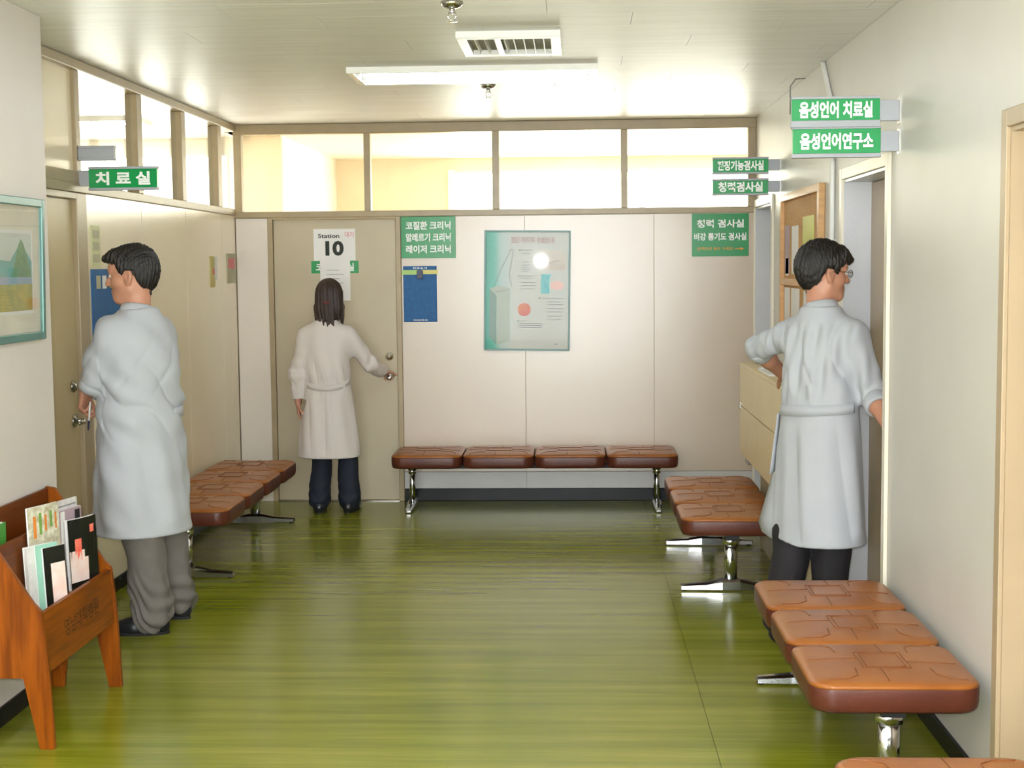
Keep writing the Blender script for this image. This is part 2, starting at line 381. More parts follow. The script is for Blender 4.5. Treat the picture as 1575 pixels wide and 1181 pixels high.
M_ventshade = mat('vent_inside_shade', (150, 148, 130), .6)
t = thing('air_vent', 'white rectangular louvred air vent in the ceiling before the long lamp', 'vent', (-.275, 6.44, HC-.03))
b = MB(); lx, ly = .225, .27
b.box((-lx, -ly, 0), (lx, -ly+.05, .03), 0, .003); b.box((-lx, ly-.05, 0), (lx, ly, .03), 0, .003); b.box((-lx, -ly+.05, 0), (-lx+.045, ly-.05, .03), 0, .003); b.box((lx-.045, -ly+.05, 0), (lx, ly-.05, .03), 0, .003)
b.build('frame', M_white, t)
bx('shade_backing', (-lx+.045, -ly+.05, .022), (lx-.045, ly-.05, .029), M_ventshade, t)  # grey sheet stands in for the shade inside the vent
for k in range(8):
    x = -.15+k*.043
    MB().box((-.0015, -ly+.055, .002), (.0015, ly-.055, .024), 0, 0, Matrix.Translation((x, 0, 0)) @ Matrix.Rotation(.35 if k < 4 else -.35, 4, 'Y')).build('vane', M_white, t)
bx('centre_bar', (-.06, -ly+.05, -.002), (-.035, ly-.05, .004), M_metal, t)
for x, yy, lb in ((-.456, 5.49, 'chrome ceiling sprinkler at the top edge of the view'), (-.467, 7.97, 'small ceiling sprinkler just behind the long lamp')):
    t = thing('sprinkler', lb, 'sprinkler', (x, yy, HC-.075))
    MB().lathe([(.042, .075), (.044, .066), (.034, .056), (.02, .05), (.0, .05)], 24).build('escutcheon', M_metal, t)
    MB().lathe([(.012, .052), (.012, .035), (.009, .03), (0, .03)], 14).build('nozzle', M_chrome, t)
    for s_ in (-1, 1): MB().tube([(s_*.010, 0, .034), (s_*.017, 0, .022), (s_*.008, 0, .006)], .003, 6).build('yoke_arm', M_chrome, t)
    MB().lathe([(.0, .0), (.019, .0), (.019, .003), (.006, .006), (0, .006)], 18).build('deflector', M_chrome, t)

# ------------------------------------------------------------------ benches
def vinyl_mat():
    mt = mat('brown_vinyl_top', (142, 82, 32), .3, var=.0, scale=5, col2=(158, 96, 40), bump=.08, bscale=160, spec=.4)
    return mt
M_vtop = vinyl_mat()
M_vside = mat('dark_brown_vinyl_band', (80, 38, 26), .38, var=.05, scale=5, col2=(92, 46, 32), bump=.08, bscale=160, spec=.35)
M_stitch = mat('stitched_seam', (122, 70, 30), .5)
SL, SW, ST = .483, .515, .078        # seat length along the bench, width, thickness
def rrect(a, b, r, n=9):
    """rounded rectangle outline, half sizes a, b"""
    pts = []
    for cx, cy, a0 in ((a-r, b-r, 0), (-a+r, b-r, PI/2), (-a+r, -b+r, PI), (a-r, -b+r, 3*PI/2)):
        for k in range(n): an = a0+PI/2*k/(n-1); pts.append((cx+r*math.cos(an), cy+r*math.sin(an)))
    return pts
def loft(rings, cap0=True, cap1=True):
    n = len(rings[0]); vs_ = [p for r in rings for p in r]; fs = []
    for i in range(len(rings)-1):
        for k in range(n): fs.append((i*n+k, i*n+(k+1) % n, (i+1)*n+(k+1) % n, (i+1)*n+k))
    if cap0: fs.append(tuple(range(n-1, -1, -1)))
    if cap1: fs.append(tuple((len(rings)-1)*n+k for k in range(n)))
    return vs_, fs
SA, SB = SL/2-.002, SW/2
def top_z(x, y):
    d = max(abs(x)/SA, abs(y)/SB)
    return .020*(1-d**3.2)
rg = []
for sc_, dz in ((1, 0), (.985, .009), (.955, .014), (.9, None), (.8, None), (.65, None), (.5, None), (.33, None), (.16, None), (.05, None)):
    pl = rrect(SA*sc_, SB*sc_, .075*sc_)
    rg.append([(x, y, (dz if dz is not None else .014+.55*top_z(x, y))) for x, y in pl])
seat_top = MB(); seat_top.add(*loft(rg, True, True), 0, True); seat_top = seat_top.mesh('seat_cushion', M_vtop)
rg = []
for sc_, z in ((.93, -ST+.012), (.965, -ST+.004), (.985, -ST+.012), (.998, -ST+.03), (1, -.03), (1.0, -.004), (.992, .002)):
    rg.append([(x, y, z) for x, y in rrect(SA*sc_, SB*sc_, .075*sc_)])
seat_band = MB(); seat_band.add(*loft(rg), 0, True); seat_band = seat_band.mesh('side_band', M_vside)
# stitched seam pattern of the cushion: a small double rectangle, lines running out to the edges, a rounded inset
st = MB()
def seam(pts, r=.0022):
    out = []
    for (x0, y0), (x1, y1) in zip(pts[:-1], pts[1:]):
        for k in range(5):
            t_ = k/5; x, y_ = x0+(x1-x0)*t_, y0+(y1-y0)*t_; out.append((x, y_, .0145+.55*top_z(x, y_)))
    x, y_ = pts[-1]; out.append((x, y_, .0145+.55*top_z(x, y_)))
    st.tube(out, r, 5)
for a, b in ((.075, .06), (.088, .073)): seam([(-a, -b), (a, -b), (a, b), (-a, b), (-a, -b)])
seam([(-.088, .02), (-.21, .02)]); seam([(.088, -.02), (.21, -.02)]); seam([(-.02, -.073), (-.02, -.225)]); seam([(.02, .073), (.02, .225)])
for sx in (-1, 1):
    for sy in (-1, 1):
        if sx*sy > 0: seam([(sx*.088, sy*.13), (sx*.15, sy*.135), (sx*.185, sy*.165), (sx*.195, sy*.22)])
        else: seam([(sx*.088, sy*.1), (sx*.16, sy*.105), (sx*.19, sy*.14), (sx*.195, sy*.2)])
st = st.mesh('stitching', M_stitch)
M_alu = mat('polished_aluminium', (205, 206, 208), .16, 1, var=.04, scale=20)
def bench(label, n, M, legs, group=None):
    """local x runs along the bench; origin on the floor at the middle"""
    t = thing('waiting_bench', label, 'bench'); t.matrix_world = M
    for k in range(n):
        x = (k-(n-1)/2)*SL
        s_ = bpy.data.objects.new('seat', seat_band); C.objects.link(s_); s_.parent = t; s_.location = (x, 0, .375)
        c_ = bpy.data.objects.new('cushion', seat_top); C.objects.link(c_); c_.parent = s_
        q_ = bpy.data.objects.new('stitching', st); C.objects.link(q_); q_.parent = s_
    L_ = n*SL/2-.06
    b = MB(); b.box((-L_, -.035, .272), (L_, .035, .3)); b.build('rail', M_dark, t)
    for x in legs:
        b = MB()
        b.tube([(x, 0, .045), (x, 0, .275)], .024, 16, sq=(1.4, .85)); b.box((x-.045, -.12, .284), (x+.045, .12, .299))
        b.tube([(x, 0, .235), (x, 0, .272)], .030, 16, sq=(1.4, .95))
        lg = b.build('leg', M_alu, t)
        ft = MB(); rg = []
        for y_, hw, hh in ((-.258, .014, .02), (-.25, .022, .032), (-.12, .027, .042), (-.045, .032, .06), (.045, .032, .06), (.12, .027, .042), (.25, .022, .032), (.258, .014, .02)):
            rg.append([(x-hw, y_, .008), (x+hw, y_, .008), (x+hw*.95, y_, hh*.75), (x+hw*.55, y_, hh), (x-hw*.55, y_, hh), (x-hw*.95, y_, hh*.75)])
        ft.add(*loft(rg)); ft.build('foot', M_alu, lg)
        for y_ in (-.235, .235): MB().lathe([(.014, 0), (.014, .009), (0, .009)], 12, Matrix.Translation((x, y_, 0))).build('glide', M_dark, lg)
    return t
def along_y(x, y): return Matrix.Translation((x, y, 0)) @ Matrix.Rotation(PI/2, 4, 'Z')
bench('three-seat brown vinyl bench in front of the right-hand man', 3, along_y(.962, 4.945), (-.60, .60))
bench('three-seat brown vinyl bench beside the cream wall cabinet', 3, along_y(.785, 7.765), (-.59, .59))
bench('brown vinyl bench cut off by the lower right corner', 3, along_y(.905, 2.885), (-.60, .60))
bench('four-seat brown vinyl bench along the side partition behind the man with the pen', 4, along_y(-2.085, 8.30), (-.83, .82))
bench('four-seat brown vinyl bench against the back wall under the laser poster', 4, Matrix.Translation((-.275, 9.70, 0)), (-.845, .83))

# ------------------------------------------------------------------ projecting signs
M_green = mat('sign_green', (0, 146, 74), .28, var=.03, scale=3)
M_green2 = mat('sign_green_board', (8, 142, 72), .3, var=.03, scale=3)
M_letter = mat('sign_letter_white', (240, 243, 240), .4, var=.01)
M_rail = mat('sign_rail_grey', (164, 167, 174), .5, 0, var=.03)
def hang_sign(label, body, x0, x1, xw, y, z0, z1, tw, th, bold=.03, rails=(.012, .012), off=0):
    """panel between x0 and x1, bracket from the near edge to the wall at xw"""
    t = thing('hanging_sign', label, 'sign', (xw, y, (z0+z1)/2))
    L_ = lambda x: x-xw
    h = (z1-z0)/2
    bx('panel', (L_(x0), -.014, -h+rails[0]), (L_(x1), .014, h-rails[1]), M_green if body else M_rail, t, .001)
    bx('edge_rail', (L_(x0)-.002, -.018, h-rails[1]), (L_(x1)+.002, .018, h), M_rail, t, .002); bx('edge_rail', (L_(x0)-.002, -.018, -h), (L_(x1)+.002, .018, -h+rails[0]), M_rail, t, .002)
    a, b = sorted((L_(x1) if xw > x1 else L_(x0), 0))
    bx('bracket', (a, -.01, -h*.62), (b, .01, h*.72), M_rail, t, .002)
    bx('wall_plate', (-.004 if xw > x1 else 0, -.02, -h*.8), (0 if xw > x1 else .004, .02, h*.85), M_metal, t)
    if body: text('lettering', body, M_letter, t, face_cam(L_((x0+x1)/2)+off, -.0146, (rails[0]-rails[1])/2), tw, th, bold)
    return t
hang_sign('near pair of hanging signs on the right wall, upper green sign', '음성언어 치료실', .842, 1.178, XR, 5.62, 2.171, 2.288, .28, .064, .04, (.026, .010))
hang_sign('near pair of hanging signs on the right wall, lower green sign', '음성언어연구소', .846, 1.182, XR, 5.62, 2.055, 2.1705, .28, .064, .04, rails=(.016, .006))
hang_sign('far pair of hanging signs by the back corner, upper green sign', '전정기능검사실', .845, 1.180, XR, 8.8, 2.193, 2.295, .28, .06, .04)
hang_sign('far pair of hanging signs by the back corner, lower green sign', '청력검사실', .845, 1.180, XR, 8.8, 2.065, 2.166, .27, .06, .04)
hang_sign('single green hanging sign over the side door behind the picture wall', '치 료 실', -2.315, -1.985, XL, 6.80, 2.03, 2.142, .265, .064, .04)
hang_sign('short blank grey sign shape standing in for a reflection above the single green one', None, -2.36, -2.19, XL, 6.80, 2.172, 2.242, .2, .05)  # reflection in the transom glass, built as a solid grey sign

# ------------------------------------------------------------------ flat sign boards and papers on the back wall
M_orange = mat('sign_letter_orange', (232, 150, 40), .5)
M_paper = mat('white_paper', (232, 230, 228), .55, var=.02)
M_ink = mat('black_ink', (25, 32, 25), .6)
M_inkg = mat('grey_ink', (120, 122, 124), .6)
M_red = mat('red_marker', (214, 60, 90), .6)
YB = D-.0062
def board(name, label, cat, x0, x1, z0, z1, mt, y=YB, th=.006):
    t = thing(name, label, cat, ((x0+x1)/2, y, (z0+z1)/2))
    bx('panel', (x0-(x0+x1)/2, -th, -(z1-z0)/2), (x1-(x0+x1)/2, 0, (z1-z0)/2), mt, t, .0008)
    return t
t = board('sign_board', 'green three-line clinic sign between the back door and the poster', 'sign', -1.205, -.823, 1.711, 2.0, M_green2)
for k, s_ in enumerate(('코질환 크리닉', '알레르기 크리닉', '레이저 크리닉')): text('lettering', s_, M_letter, t, face_cam(0, -.0064, .082-k*.082), .315, .058, .035)
t = board('sign_board', 'green sign with orange bottom line near the back right corner', 'sign', .816, 1.207, 1.704, 1.998, M_green2)
text('lettering', '청력 검사실', M_letter, t, face_cam(0, -.0064, .078), .325, .056, .035)
text('lettering', '비강 통기도 검사실', M_letter, t, face_cam(0, -.0064, -.012), .36, .052, .035)
text('lettering', '(안쪽으로 들어 가세요)', M_orange, t, face_cam(-.035, -.0064, -.096), .25, .026, .01)
MB().box((.10, -.0072, -.099), (.14, -.0062, -.093)).add([(.14, -.0068, -.106), (.165, -.0068, -.096), (.14, -.0068, -.086)], [(0, 1, 2)]).build('arrow', M_orange, t)
# blue notice with a strap of cards
M_blue = mat('blue_felt', (24, 92, 150), .6, var=.12, scale=40)
M_lime = mat('lime_card', (170, 205, 120), .5); M_straw = mat('straw_card', (225, 214, 130), .5); M_navy = mat('navy_clip', (25, 30, 70), .4)
t = board('blue_notice', 'blue notice board with a green and yellow strip under the clinic sign', 'notice board', -1.194, -.959, 1.266, 1.657, M_blue)
text('lettering', '진료순서', M_letter, t, face_cam(0, -.0064, .181), .1, .014, .02)
text('lettering', '이비인후과', M_letter, t, face_cam(0, -.0064, -.183), .1, .012, .02)
bx('card_strip', (-.128, -.0085, .135), (-.012, -.006, .168), M_lime, t); bx('card_strip', (.012, -.0085, .138), (.128, -.006, .168), M_straw, t)
bx('clip', (-.022, -.016, .105), (.022, -.006, .165), M_navy, t, .003)
# sheets on the back door
yd = D-.0005
t = board('door_notice', 'white station number ten sheet on the back door', 'notice', -1.822, -1.528, 1.70, 1.922, M_paper, yd, .0015)
text('lettering', 'Station', M_ink, t, face_cam(-.04, -.002, .062), .15, .03, .02)
text('lettering', '10', M_ink, t, face_cam(.0, -.002, -.025), .13, .105, .045)
text('lettering', '대기', M_red, t, face_cam(.105, -.002, .07), .06, .038, .0)
t = board('door_plate', 'green door plate half covered by a paper sheet', 'sign', -1.842, -1.508, 1.612, 1.698, M_green2, yd, .002)
text('lettering', '코 질 환 실', M_letter, t, face_cam(0, -.0026, 0), .27, .056, .03)
t = board('paper_sheet', 'plain white paper sheet taped behind the woman\'s head', 'paper', -1.78, -1.568, 1.42, 1.704, M_paper, yd-.0025, .001)
q = MB()
for k in range(6): q.box((-.06, -.0013, .07-k*.03), (.03+.03*(k % 2), -.001, .073-k*.03))
tag(q.build('print_lines', M_inkg, t), kind='stuff')

# ------------------------------------------------------------------ framed laser poster
M_posterframe = mat('teal_grey_frame', (84, 112, 106), .35, .2)
def poster_print():
    mt = mat('poster_print', (206, 206, 198), .5, var=.01)
    nt = mt.node_tree; N = nt.nodes; L = nt.links; b = N['Principled BSDF']
    tc = N.new('ShaderNodeTexCoord'); sx = N.new('ShaderNodeSeparateXYZ'); L.new(tc.outputs['Object'], sx.inputs[0])
    mr = N.new('ShaderNodeMapRange'); mr.inputs[1].default_value = -.29; mr.inputs[2].default_value = -.09; L.new(sx.outputs[0], mr.inputs[0])
    cr = N.new('ShaderNodeValToRGB'); e = cr.color_ramp.elements; e[0].color = lin((50, 160, 138)); e[1].color = lin((208, 208, 200)); q_ = e.new(.3); q_.color = lin((92, 184, 164)); q2 = e.new(.55); q2.color = lin((184, 204, 198))
    L.new(mr.outputs[0], cr.inputs[0]); L.new(cr.outputs[0], b.inputs['Base Color']); return mt
t = thing('framed_poster', 'framed laser surgery poster behind glass on the back wall', 'poster', (-.328, YB-.0075, 1.478))
t.rotation_euler = (0, math.radians(1.0), math.radians(1.2))
PW, PH = .300, .418
bx('print', (-PW+.008, -.010, -PH+.008), (PW-.008, -.004, PH-.008), poster_print(), t)
f = MB()
for lo, hi in (((-PW, -.022, -PH), (-PW+.012, 0, PH)), ((PW-.012, -.022, -PH), (PW, 0, PH)), ((-PW+.012, -.022, -PH), (PW-.012, 0, -PH+.012)), ((-PW+.012, -.022, PH-.012), (PW-.012, 0, PH))): f.box(lo, hi, 0, .002)
f.build('frame', M_posterframe, t)
M_pglass = glass('poster_glass', (1, 1, 1), .3); M_pglass.node_tree.nodes['Glossy BSDF'].inputs['Roughness'].default_value = .03
pr = t
M_ptitle = mat('poster_title_rose', (160, 84, 76), .6); M_grn = mat('bullet_green', (70, 130, 70), .6)
text('lettering', '첨단 레이저 수술안내', M_ptitle, pr, face_cam(.035, -.0106, .352), .3, .046, .005)
M_mach = mat('print_machine_grey', (178, 188, 172), .5); M_mach2 = mat('print_machine_shade', (120, 150, 136), .5); M_line = mat('print_line_grey', (104, 110, 106), .5)
k_ = MB(); P = lambda px, py: (-PW+px/878*2*PW*1.04-.012, -.0108, PH-py/1181*2*PH*1.04+.014)
def poly(name, pts, mt, dy=0): 
    return MB().add([(p[0], p[1]-dy, p[2]) for p in (P(*a) for a in pts)], [tuple(range(len(pts)))]).build(name, mt, pr)
poly('machine_side', [(72, 575), (140, 630), (140, 1100), (70, 1020)], M_mach2); poly('machine_front', [(140, 640), (270, 610), (275, 1060), (145, 1100)], M_mach, .0002)
poly('machine_top', [(75, 570), (150, 540), (275, 560), (270, 605), (140, 635)], M_mach, .0004)
l_ = MB()
for a, b in (((280, 195), (185, 380)), ((185, 380), (110, 560)), ((305, 200), (262, 440)), ((262, 440), (290, 545)), ((280, 195), (305, 200)), ((130, 600), (235, 580))): l_.tube([P(*a), P(*b)], .0016, 6)
l_.build('articulated_arm', M_line, pr)
def disc(name, c, r, mt, sy=1, dy=0):
    c = P(*c); return MB().add([(c[0]+r*math.cos(2*PI*k/28), c[1]-dy, c[2]+sy*r*math.sin(2*PI*k/28)) for k in range(28)], [tuple(range(28))]).build(name, mt, pr)
disc('round_illustration', (413, 765), .046, mat('print_red_tissue', (206, 90, 84), .5, col2=(226, 140, 90), scale=14))
poly('photo_print', [(560, 200), (812, 205), (812, 395), (560, 390)], mat('print_tan_photo', (200, 188, 170), .5, col2=(220, 214, 202), scale=9))
l_ = MB(); l_.tube([P(650, 325), P(700, 308), P(750, 300)], .002, 6); l_.build('instrument_line', M_line, pr)
poly('teal_block', [(575, 430), (680, 430), (655, 480), (660, 615), (572, 612)], mat('print_teal', (70, 178, 186), .5, col2=(130, 205, 205), scale=30))
l_ = MB(); l_.add(*(lambda c: ([(c[0]+(.045+.006*(k % 2))*math.cos(2*PI*k/18), c[1], c[2]+(.03+.004*(k % 2))*math.sin(2*PI*k/18)) for k in range(18)], [tuple(range(18))]))(P(735, 535))); l_.build('burst_badge', mat('print_pale_rose', (236, 196, 186), .5), pr)
l_ = MB()
for (x0, x1, ys_) in ((375, 520, (205,)), (385, 480, (236, 318, 345, 365, 385, 405)), (375, 520, (448, 468)), (375, 540, (510, 540, 570)), (585, 800, (658,)), (640, 800, (690, 715, 755, 785, 825, 855)), (375, 460, (873,)), (355, 600, (898, 915, 933)), (710, 770, (1090,))):
    for yy in ys_:
        a = P(x0, yy); b = P(x1-(yy*7 % 40), yy); l_.box((a[0], -.0109, a[2]-.0017), (b[0], -.0105, a[2]+.0017))
tag(l_.build('print_lines', M_line, pr), kind='stuff')
for c in ((362, 205), (357, 448), (562, 656), (352, 873)): disc('bullet', c, .006, M_grn)
bx('glass', (-PW+.010, -.0165, -PH+.010), (PW-.010, -.0145, PH-.010), M_pglass, t)

# ------------------------------------------------------------------ notices on the side partition
def sboard(name, label, cat, y0, y1, z0, z1, mt, th=.004, x=XL+.0003):
    t = thing(name, label, cat, (x, (y0+y1)/2, (z0+z1)/2))
    bx('panel', (0, y0-(y0+y1)/2, -(z1-z0)/2), (th, y1-(y0+y1)/2, (z1-z0)/2), mt, t)
    return t
M_pk = mat('pink_print', (222, 120, 120), .5); M_gold = mat('gold_card', (206, 190, 120), .5); M_gp = mat('grey_green_print', (176, 172, 140), .5)
t = sboard('blue_notice', 'tall blue notice board beside the side door, behind the man\'s face', 'notice board', 6.93, 7.55, 1.22, 1.655, M_blue, .008)
for k, (yy, c) in enumerate(((-.25, M_gp), (-.16, M_paper), (-.05, M_gold), (.06, M_paper))): bx('badge', (.008, yy, .12), (.0095, yy+.06, .185), c, t)
t = sboard('notice_strip', 'narrow green and cream notice strip above the tall blue board', 'notice', 6.95, 7.08, 1.665, 1.87, mat('pale_green_print', (206, 206, 160), .5))
for k in range(3): bx('printed_square', (.004, -.05, .04-k*.06), (.005, .05, .08-k*.06), M_gp, t)
t = sboard('gold_card', 'narrow gold card on the side partition above the bench end', 'notice', 9.235, 9.36, 1.53, 1.735, M_gold)
bx('printed_mark', (.004, .0, -.02), (.005, .05, .02), M_pk, t)
bx('paper_flap', (.004, .055, -.05), (.0055, .11, .10), M_paper, t)
t = sboard('flyer', 'small pink and grey flyer in the back left corner', 'notice', 9.69, 9.93, 1.55, 1.755, M_gp)
bx('printed_photo', (.004, -.08, .0), (.005, .10, .07), M_pk, t)

# ------------------------------------------------------------------ framed landscape on the near left wall
M_teal = mat('teal_frame', (80, 124, 118), .3, .1, var=.08)
t = thing('framed_picture', 'teal framed landscape with a green hill and yellow field on the near wall', 'picture', (XN+.002, 5.16, 1.655)); t.rotation_euler = (0, math.radians(1.2), 0)
hw, hh = .375, .272
f = MB()
for lo, hi in (((0, -hw, -hh), (.022, -hw+.028, hh)), ((0, hw-.028, -hh), (.022, hw, hh)), ((0, -hw+.028, -hh), (.022, hw-.028, -hh+.032)), ((0, -hw+.028, hh-.032), (.022, hw-.028, hh))): f.box(lo, hi, 0, .004)
f.build('frame', M_teal, t)
bx('mat_board', (.003, -hw+.02, -hh+.02), (.009, hw-.02, hh-.02), mat('mat_board_ivory', (226, 220, 202), .6), t)
def lp(name, pts, mt, x): return MB().add([(x, p[0], p[1]) for p in pts], [tuple(range(len(pts)))]).build(name, mt, t)
w_, z0_, z1_ = .262, -.155, .135
lp('picture_sky', [(-w_, z0_), (w_, z0_), (w_, z1_), (-w_, z1_)], mat('painted_sky', (206, 214, 206), .6), .0095)
lp('far_hill', [(-w_, -.03), (w_, -.03), (w_, .03), (.2, .075), (.15, .10), (.05, .03), (-.1, .04), (-w_, .06)], mat('painted_teal_hill', (110, 168, 160), .6), .0100)
lp('green_hill', [(.05, -.04), (w_, -.04), (.245, .0), (.21, .055), (.18, .10), (.155, .115), (.13, .09), (.10, .03)], mat('painted_green', (88, 128, 80), .6, col2=(110, 150, 90), scale=30), .0104)
lp('river', [(-w_, -.055), (w_, -.055), (w_, -.028), (-w_, -.028)], mat('painted_river', (150, 170, 190), .6), .0108)
lp('yellow_field', [(-w_, z0_), (w_, z0_), (w_, -.055), (-w_, -.055)], mat('painted_yellow', (190, 172, 60), .6, col2=(150, 150, 60), scale=25), .0112)
q = MB(); 
for a, b in (((-w_-.012, z0_-.012), (w_+.012, z0_-.0)), ((-w_-.012, z1_), (w_+.012, z1_+.012)), ((-w_-.012, z0_), (-w_, z1_)), ((w_, z0_), (w_+.012, z1_))): q.box((.009, a[0], a[1]), (.0105, b[0], b[1]))
q.build('inner_border', M_paper, t)
bx('glass', (.0125, -hw+.026, -hh+.03), (.0140, hw-.026, hh-.03), M_pglass, t)

# ------------------------------------------------------------------ cork board, conduit, wall cabinet on the right
M_wood = mat('board_frame_oak', (206, 160, 104), .4, var=.1, scale=4, stretch=(1, 1, 14)); M_cork = mat('cork', (190, 146, 92), .75, var=.15, scale=60)
t = thing('cork_board', 'wood framed cork board with papers behind the right-hand man\'s head', 'notice board', (XR-.001, 7.91, 1.64))
hw, hh = .68, .41
f = MB()
for lo, hi in (((-.032, -hw, -hh), (0, -hw+.055, hh)), ((-.032, hw-.04, -hh), (0, hw, hh)), ((-.032, -hw+.055, hh-.04), (0, hw-.04, hh)), ((-.032, -hw+.055, -hh), (0, hw-.04, -hh+.04)), ((-.030, -hw+.055, -.115), (0, hw-.04, -.075))): f.box(lo, hi, 0, .003)
f.build('frame', M_wood, t)
bx('cork_sheet', (-.010, -hw+.05, -hh+.03), (-.002, hw-.03, hh-.03), M_cork, t)
M_lilac = mat('lilac_print', (172, 150, 160), .5); M_yel = mat('yellow_green_print', (206, 206, 110), .5)
for y0, y1, z0, z1, m_ in ((.42, .60, -.05, .23, M_lilac), (.45, .56, -.06, .04, M_paper), (.10, .33, -.05, .22, M_paper), (-.42, -.06, -.02, .26, M_yel), (.40, .60, -.36, -.13, M_paper), (.05, .34, -.36, -.13, M_paper), (-.5, -.1, -.36, -.14, M_paper)):
    bx('pinned_sheet', (-.0125, y0, z0), (-.0105, y1, z1), m_, t)
t = thing('cable_conduit', 'white plastic cable conduit running from ceiling down beside the cork board', 'conduit', (XR, 6.97, 0))
MB().tube([(-.013, .30, HC-.003), (-.013, .28, HC-.02), (-.013, .02, 2.40), (-.013, 0, 2.33), (-.013, 0, 1.08)], .013, 10).build('pipe', M_white, t)
for z in (2.2, 1.75, 1.3): bx('clip', (-.03, -.018, z), (0, .018, z+.012), M_white, t)
t = thing('cable', 'thin dark cable hanging from the ceiling above the near hanging signs', 'cable', (1.17, 7.85, HC-.2))
MB().tube([(XR-1.17, .03, .195), (.03, .01, .19), (.0, 0, .15), (.0, 0, .0)], .003, 6).build('wire', M_inkg, t)
M_cab = mat('cabinet_cream', (226, 206, 160), .35, var=.03, scale=3); M_cabshade = mat('cabinet_side_shade', (172, 170, 158), .45); M_cabb = mat('cabinet_base_tan', (176, 160, 124), .5)
t = thing('metal_cabinet', 'long cream metal cabinet under the cork board where the man leans', 'cabinet', (XR, 7.66, 0))
x0, x1, ya, yb, z0, z1 = -.262, -.002, -.90, .94, .52, 1.062
bx('body', (x0+.014, ya, z0), (x1, yb, z1-.018), M_cabshade, t, .003)  # shadow on the near end is put into this grey; panels stay cream
bx('top', (x0, ya-.004, z1-.018), (x1, yb+.004, z1), M_cab, t, .003)
bx('upper_panel', (x0, ya, .806), (x0+.014, yb, z1-.018), M_cab, t, .003)
lo_ = bx('lower_panel', (x0, ya, z0), (x0+.014, yb, .800), M_cab, t, .003)
bx('lock', (x0-.010, yb-.06, .785), (x0, yb-.025, .83), M_metal, t, .002)
bx('bracket', (x0+.03, yb-.14, z0-.06), (x1, yb-.02, z0), M_metal, t)
bx('base', (-.17, ya+.2, 0), (x1, yb-.25, z0), M_cabb, t)
MB().tube([(x0+.06, ya+.45, .12), (x0+.06, ya+.45, z0)], .009, 8).tube([(x0+.06, ya+.45, .13), (-.165, ya+.45, .13)], .009, 8).build('supply_pipe', M_chrome, t)
t = thing('plastic_strip', 'small white plastic strip lying on the cream cabinet top', 'strip', (XR-.225, 7.72, 1.0625))
bx('strip', (-.018, -.24, 0), (.018, .2, .012), M_white, t, .003)
bx('strip_cap', (-.012, .12, .012), (.012, .2, .02), M_white, t, .002)

# ------------------------------------------------------------------ magazine rack
def wood(name, st_):
    return mat(name, (104, 48, 0), .36, col2=(142, 72, 4), scale=3.5, stretch=st_, detail=5, spec=.22)
M_oakz = wood('varnished_oak_end', (14, 14, 1.2)); M_oaky = wood('varnished_oak_board', (14, 1.2, 14)); M_oaki = mat('varnished_oak_inside', (92, 42, 6), .4, col2=(112, 54, 10), scale=3.5, stretch=(14, 1.2, 14), detail=5, spec=.22)
Y0, Y1 = 4.735, 5.495
rk = thing('magazine_rack', 'varnished wooden magazine rack standing against the near wall', 'magazine rack', (-1.95, 5.115, 0))
ox, oy = -1.95, 5.115; D2 = math.radians
end = [(-2.085, 0), (-2.035, 0), (-2.005, .25), (-1.905, .25), (-1.855, 0), (-1.803, 0), (-1.815, .30), (-1.832, .482), (-1.86, .512), (-2.045, .798), (-2.085, .805)]
end = [(x-ox, z) for x, z in end]
for a in (Y0, Y1-.024):
    me = MB().prism(end, 'y', a-oy, a+.024-oy)
    bm = bmesh.new(); 
    vs_ = [bm.verts.new(p) for p in me.v]
    for f_ in me.f: bm.faces.new([vs_[i] for i in f_])
    bmesh.ops.recalc_face_normals(bm, faces=bm.faces)
    bmesh.ops.bevel(bm, geom=list(bm.edges), offset=.003, segments=2, affect='EDGES')
    MB().bm(bm).build('end_panel', M_oakz, rk)
def rpanel(name, x_b, z_b, x_t, z_t, th, mt):
    q = MB().prism([(x_b-ox, z_b), (x_b+th-ox, z_b), (x_t+th-ox, z_t), (x_t-ox, z_t)], 'y', Y0+.024-oy, Y1-.024-oy); return q.build(name, mt, rk)
fp = rpanel('front_board', -1.838, .265, -1.850, .475, .016, M_oaky)
rpanel('divider', -1.985, .28, -2.0, .700, .012, M_oaki); rpanel('back_board', -2.083, .25, -2.083, .80, .012, M_oaki)
bx('bottom_board', (-1.976-ox, Y0+.024-oy, .414), (-1.850-ox, Y1-.024-oy, .430), M_oaky, rk); bx('rear_bottom_board', (-2.070-ox, Y0+.024-oy, .448), (-1.998-ox, Y1-.024-oy, .464), M_oaky, rk)
text('lettering', '영남대학병원', mat('burnt_letter_brown', (46, 24, 8), .6), fp, face_px(-1.8283-ox, 5.12-oy, .375) @ Matrix.Rotation(math.radians(-3.3), 4, 'X'), .36, .062, .0)

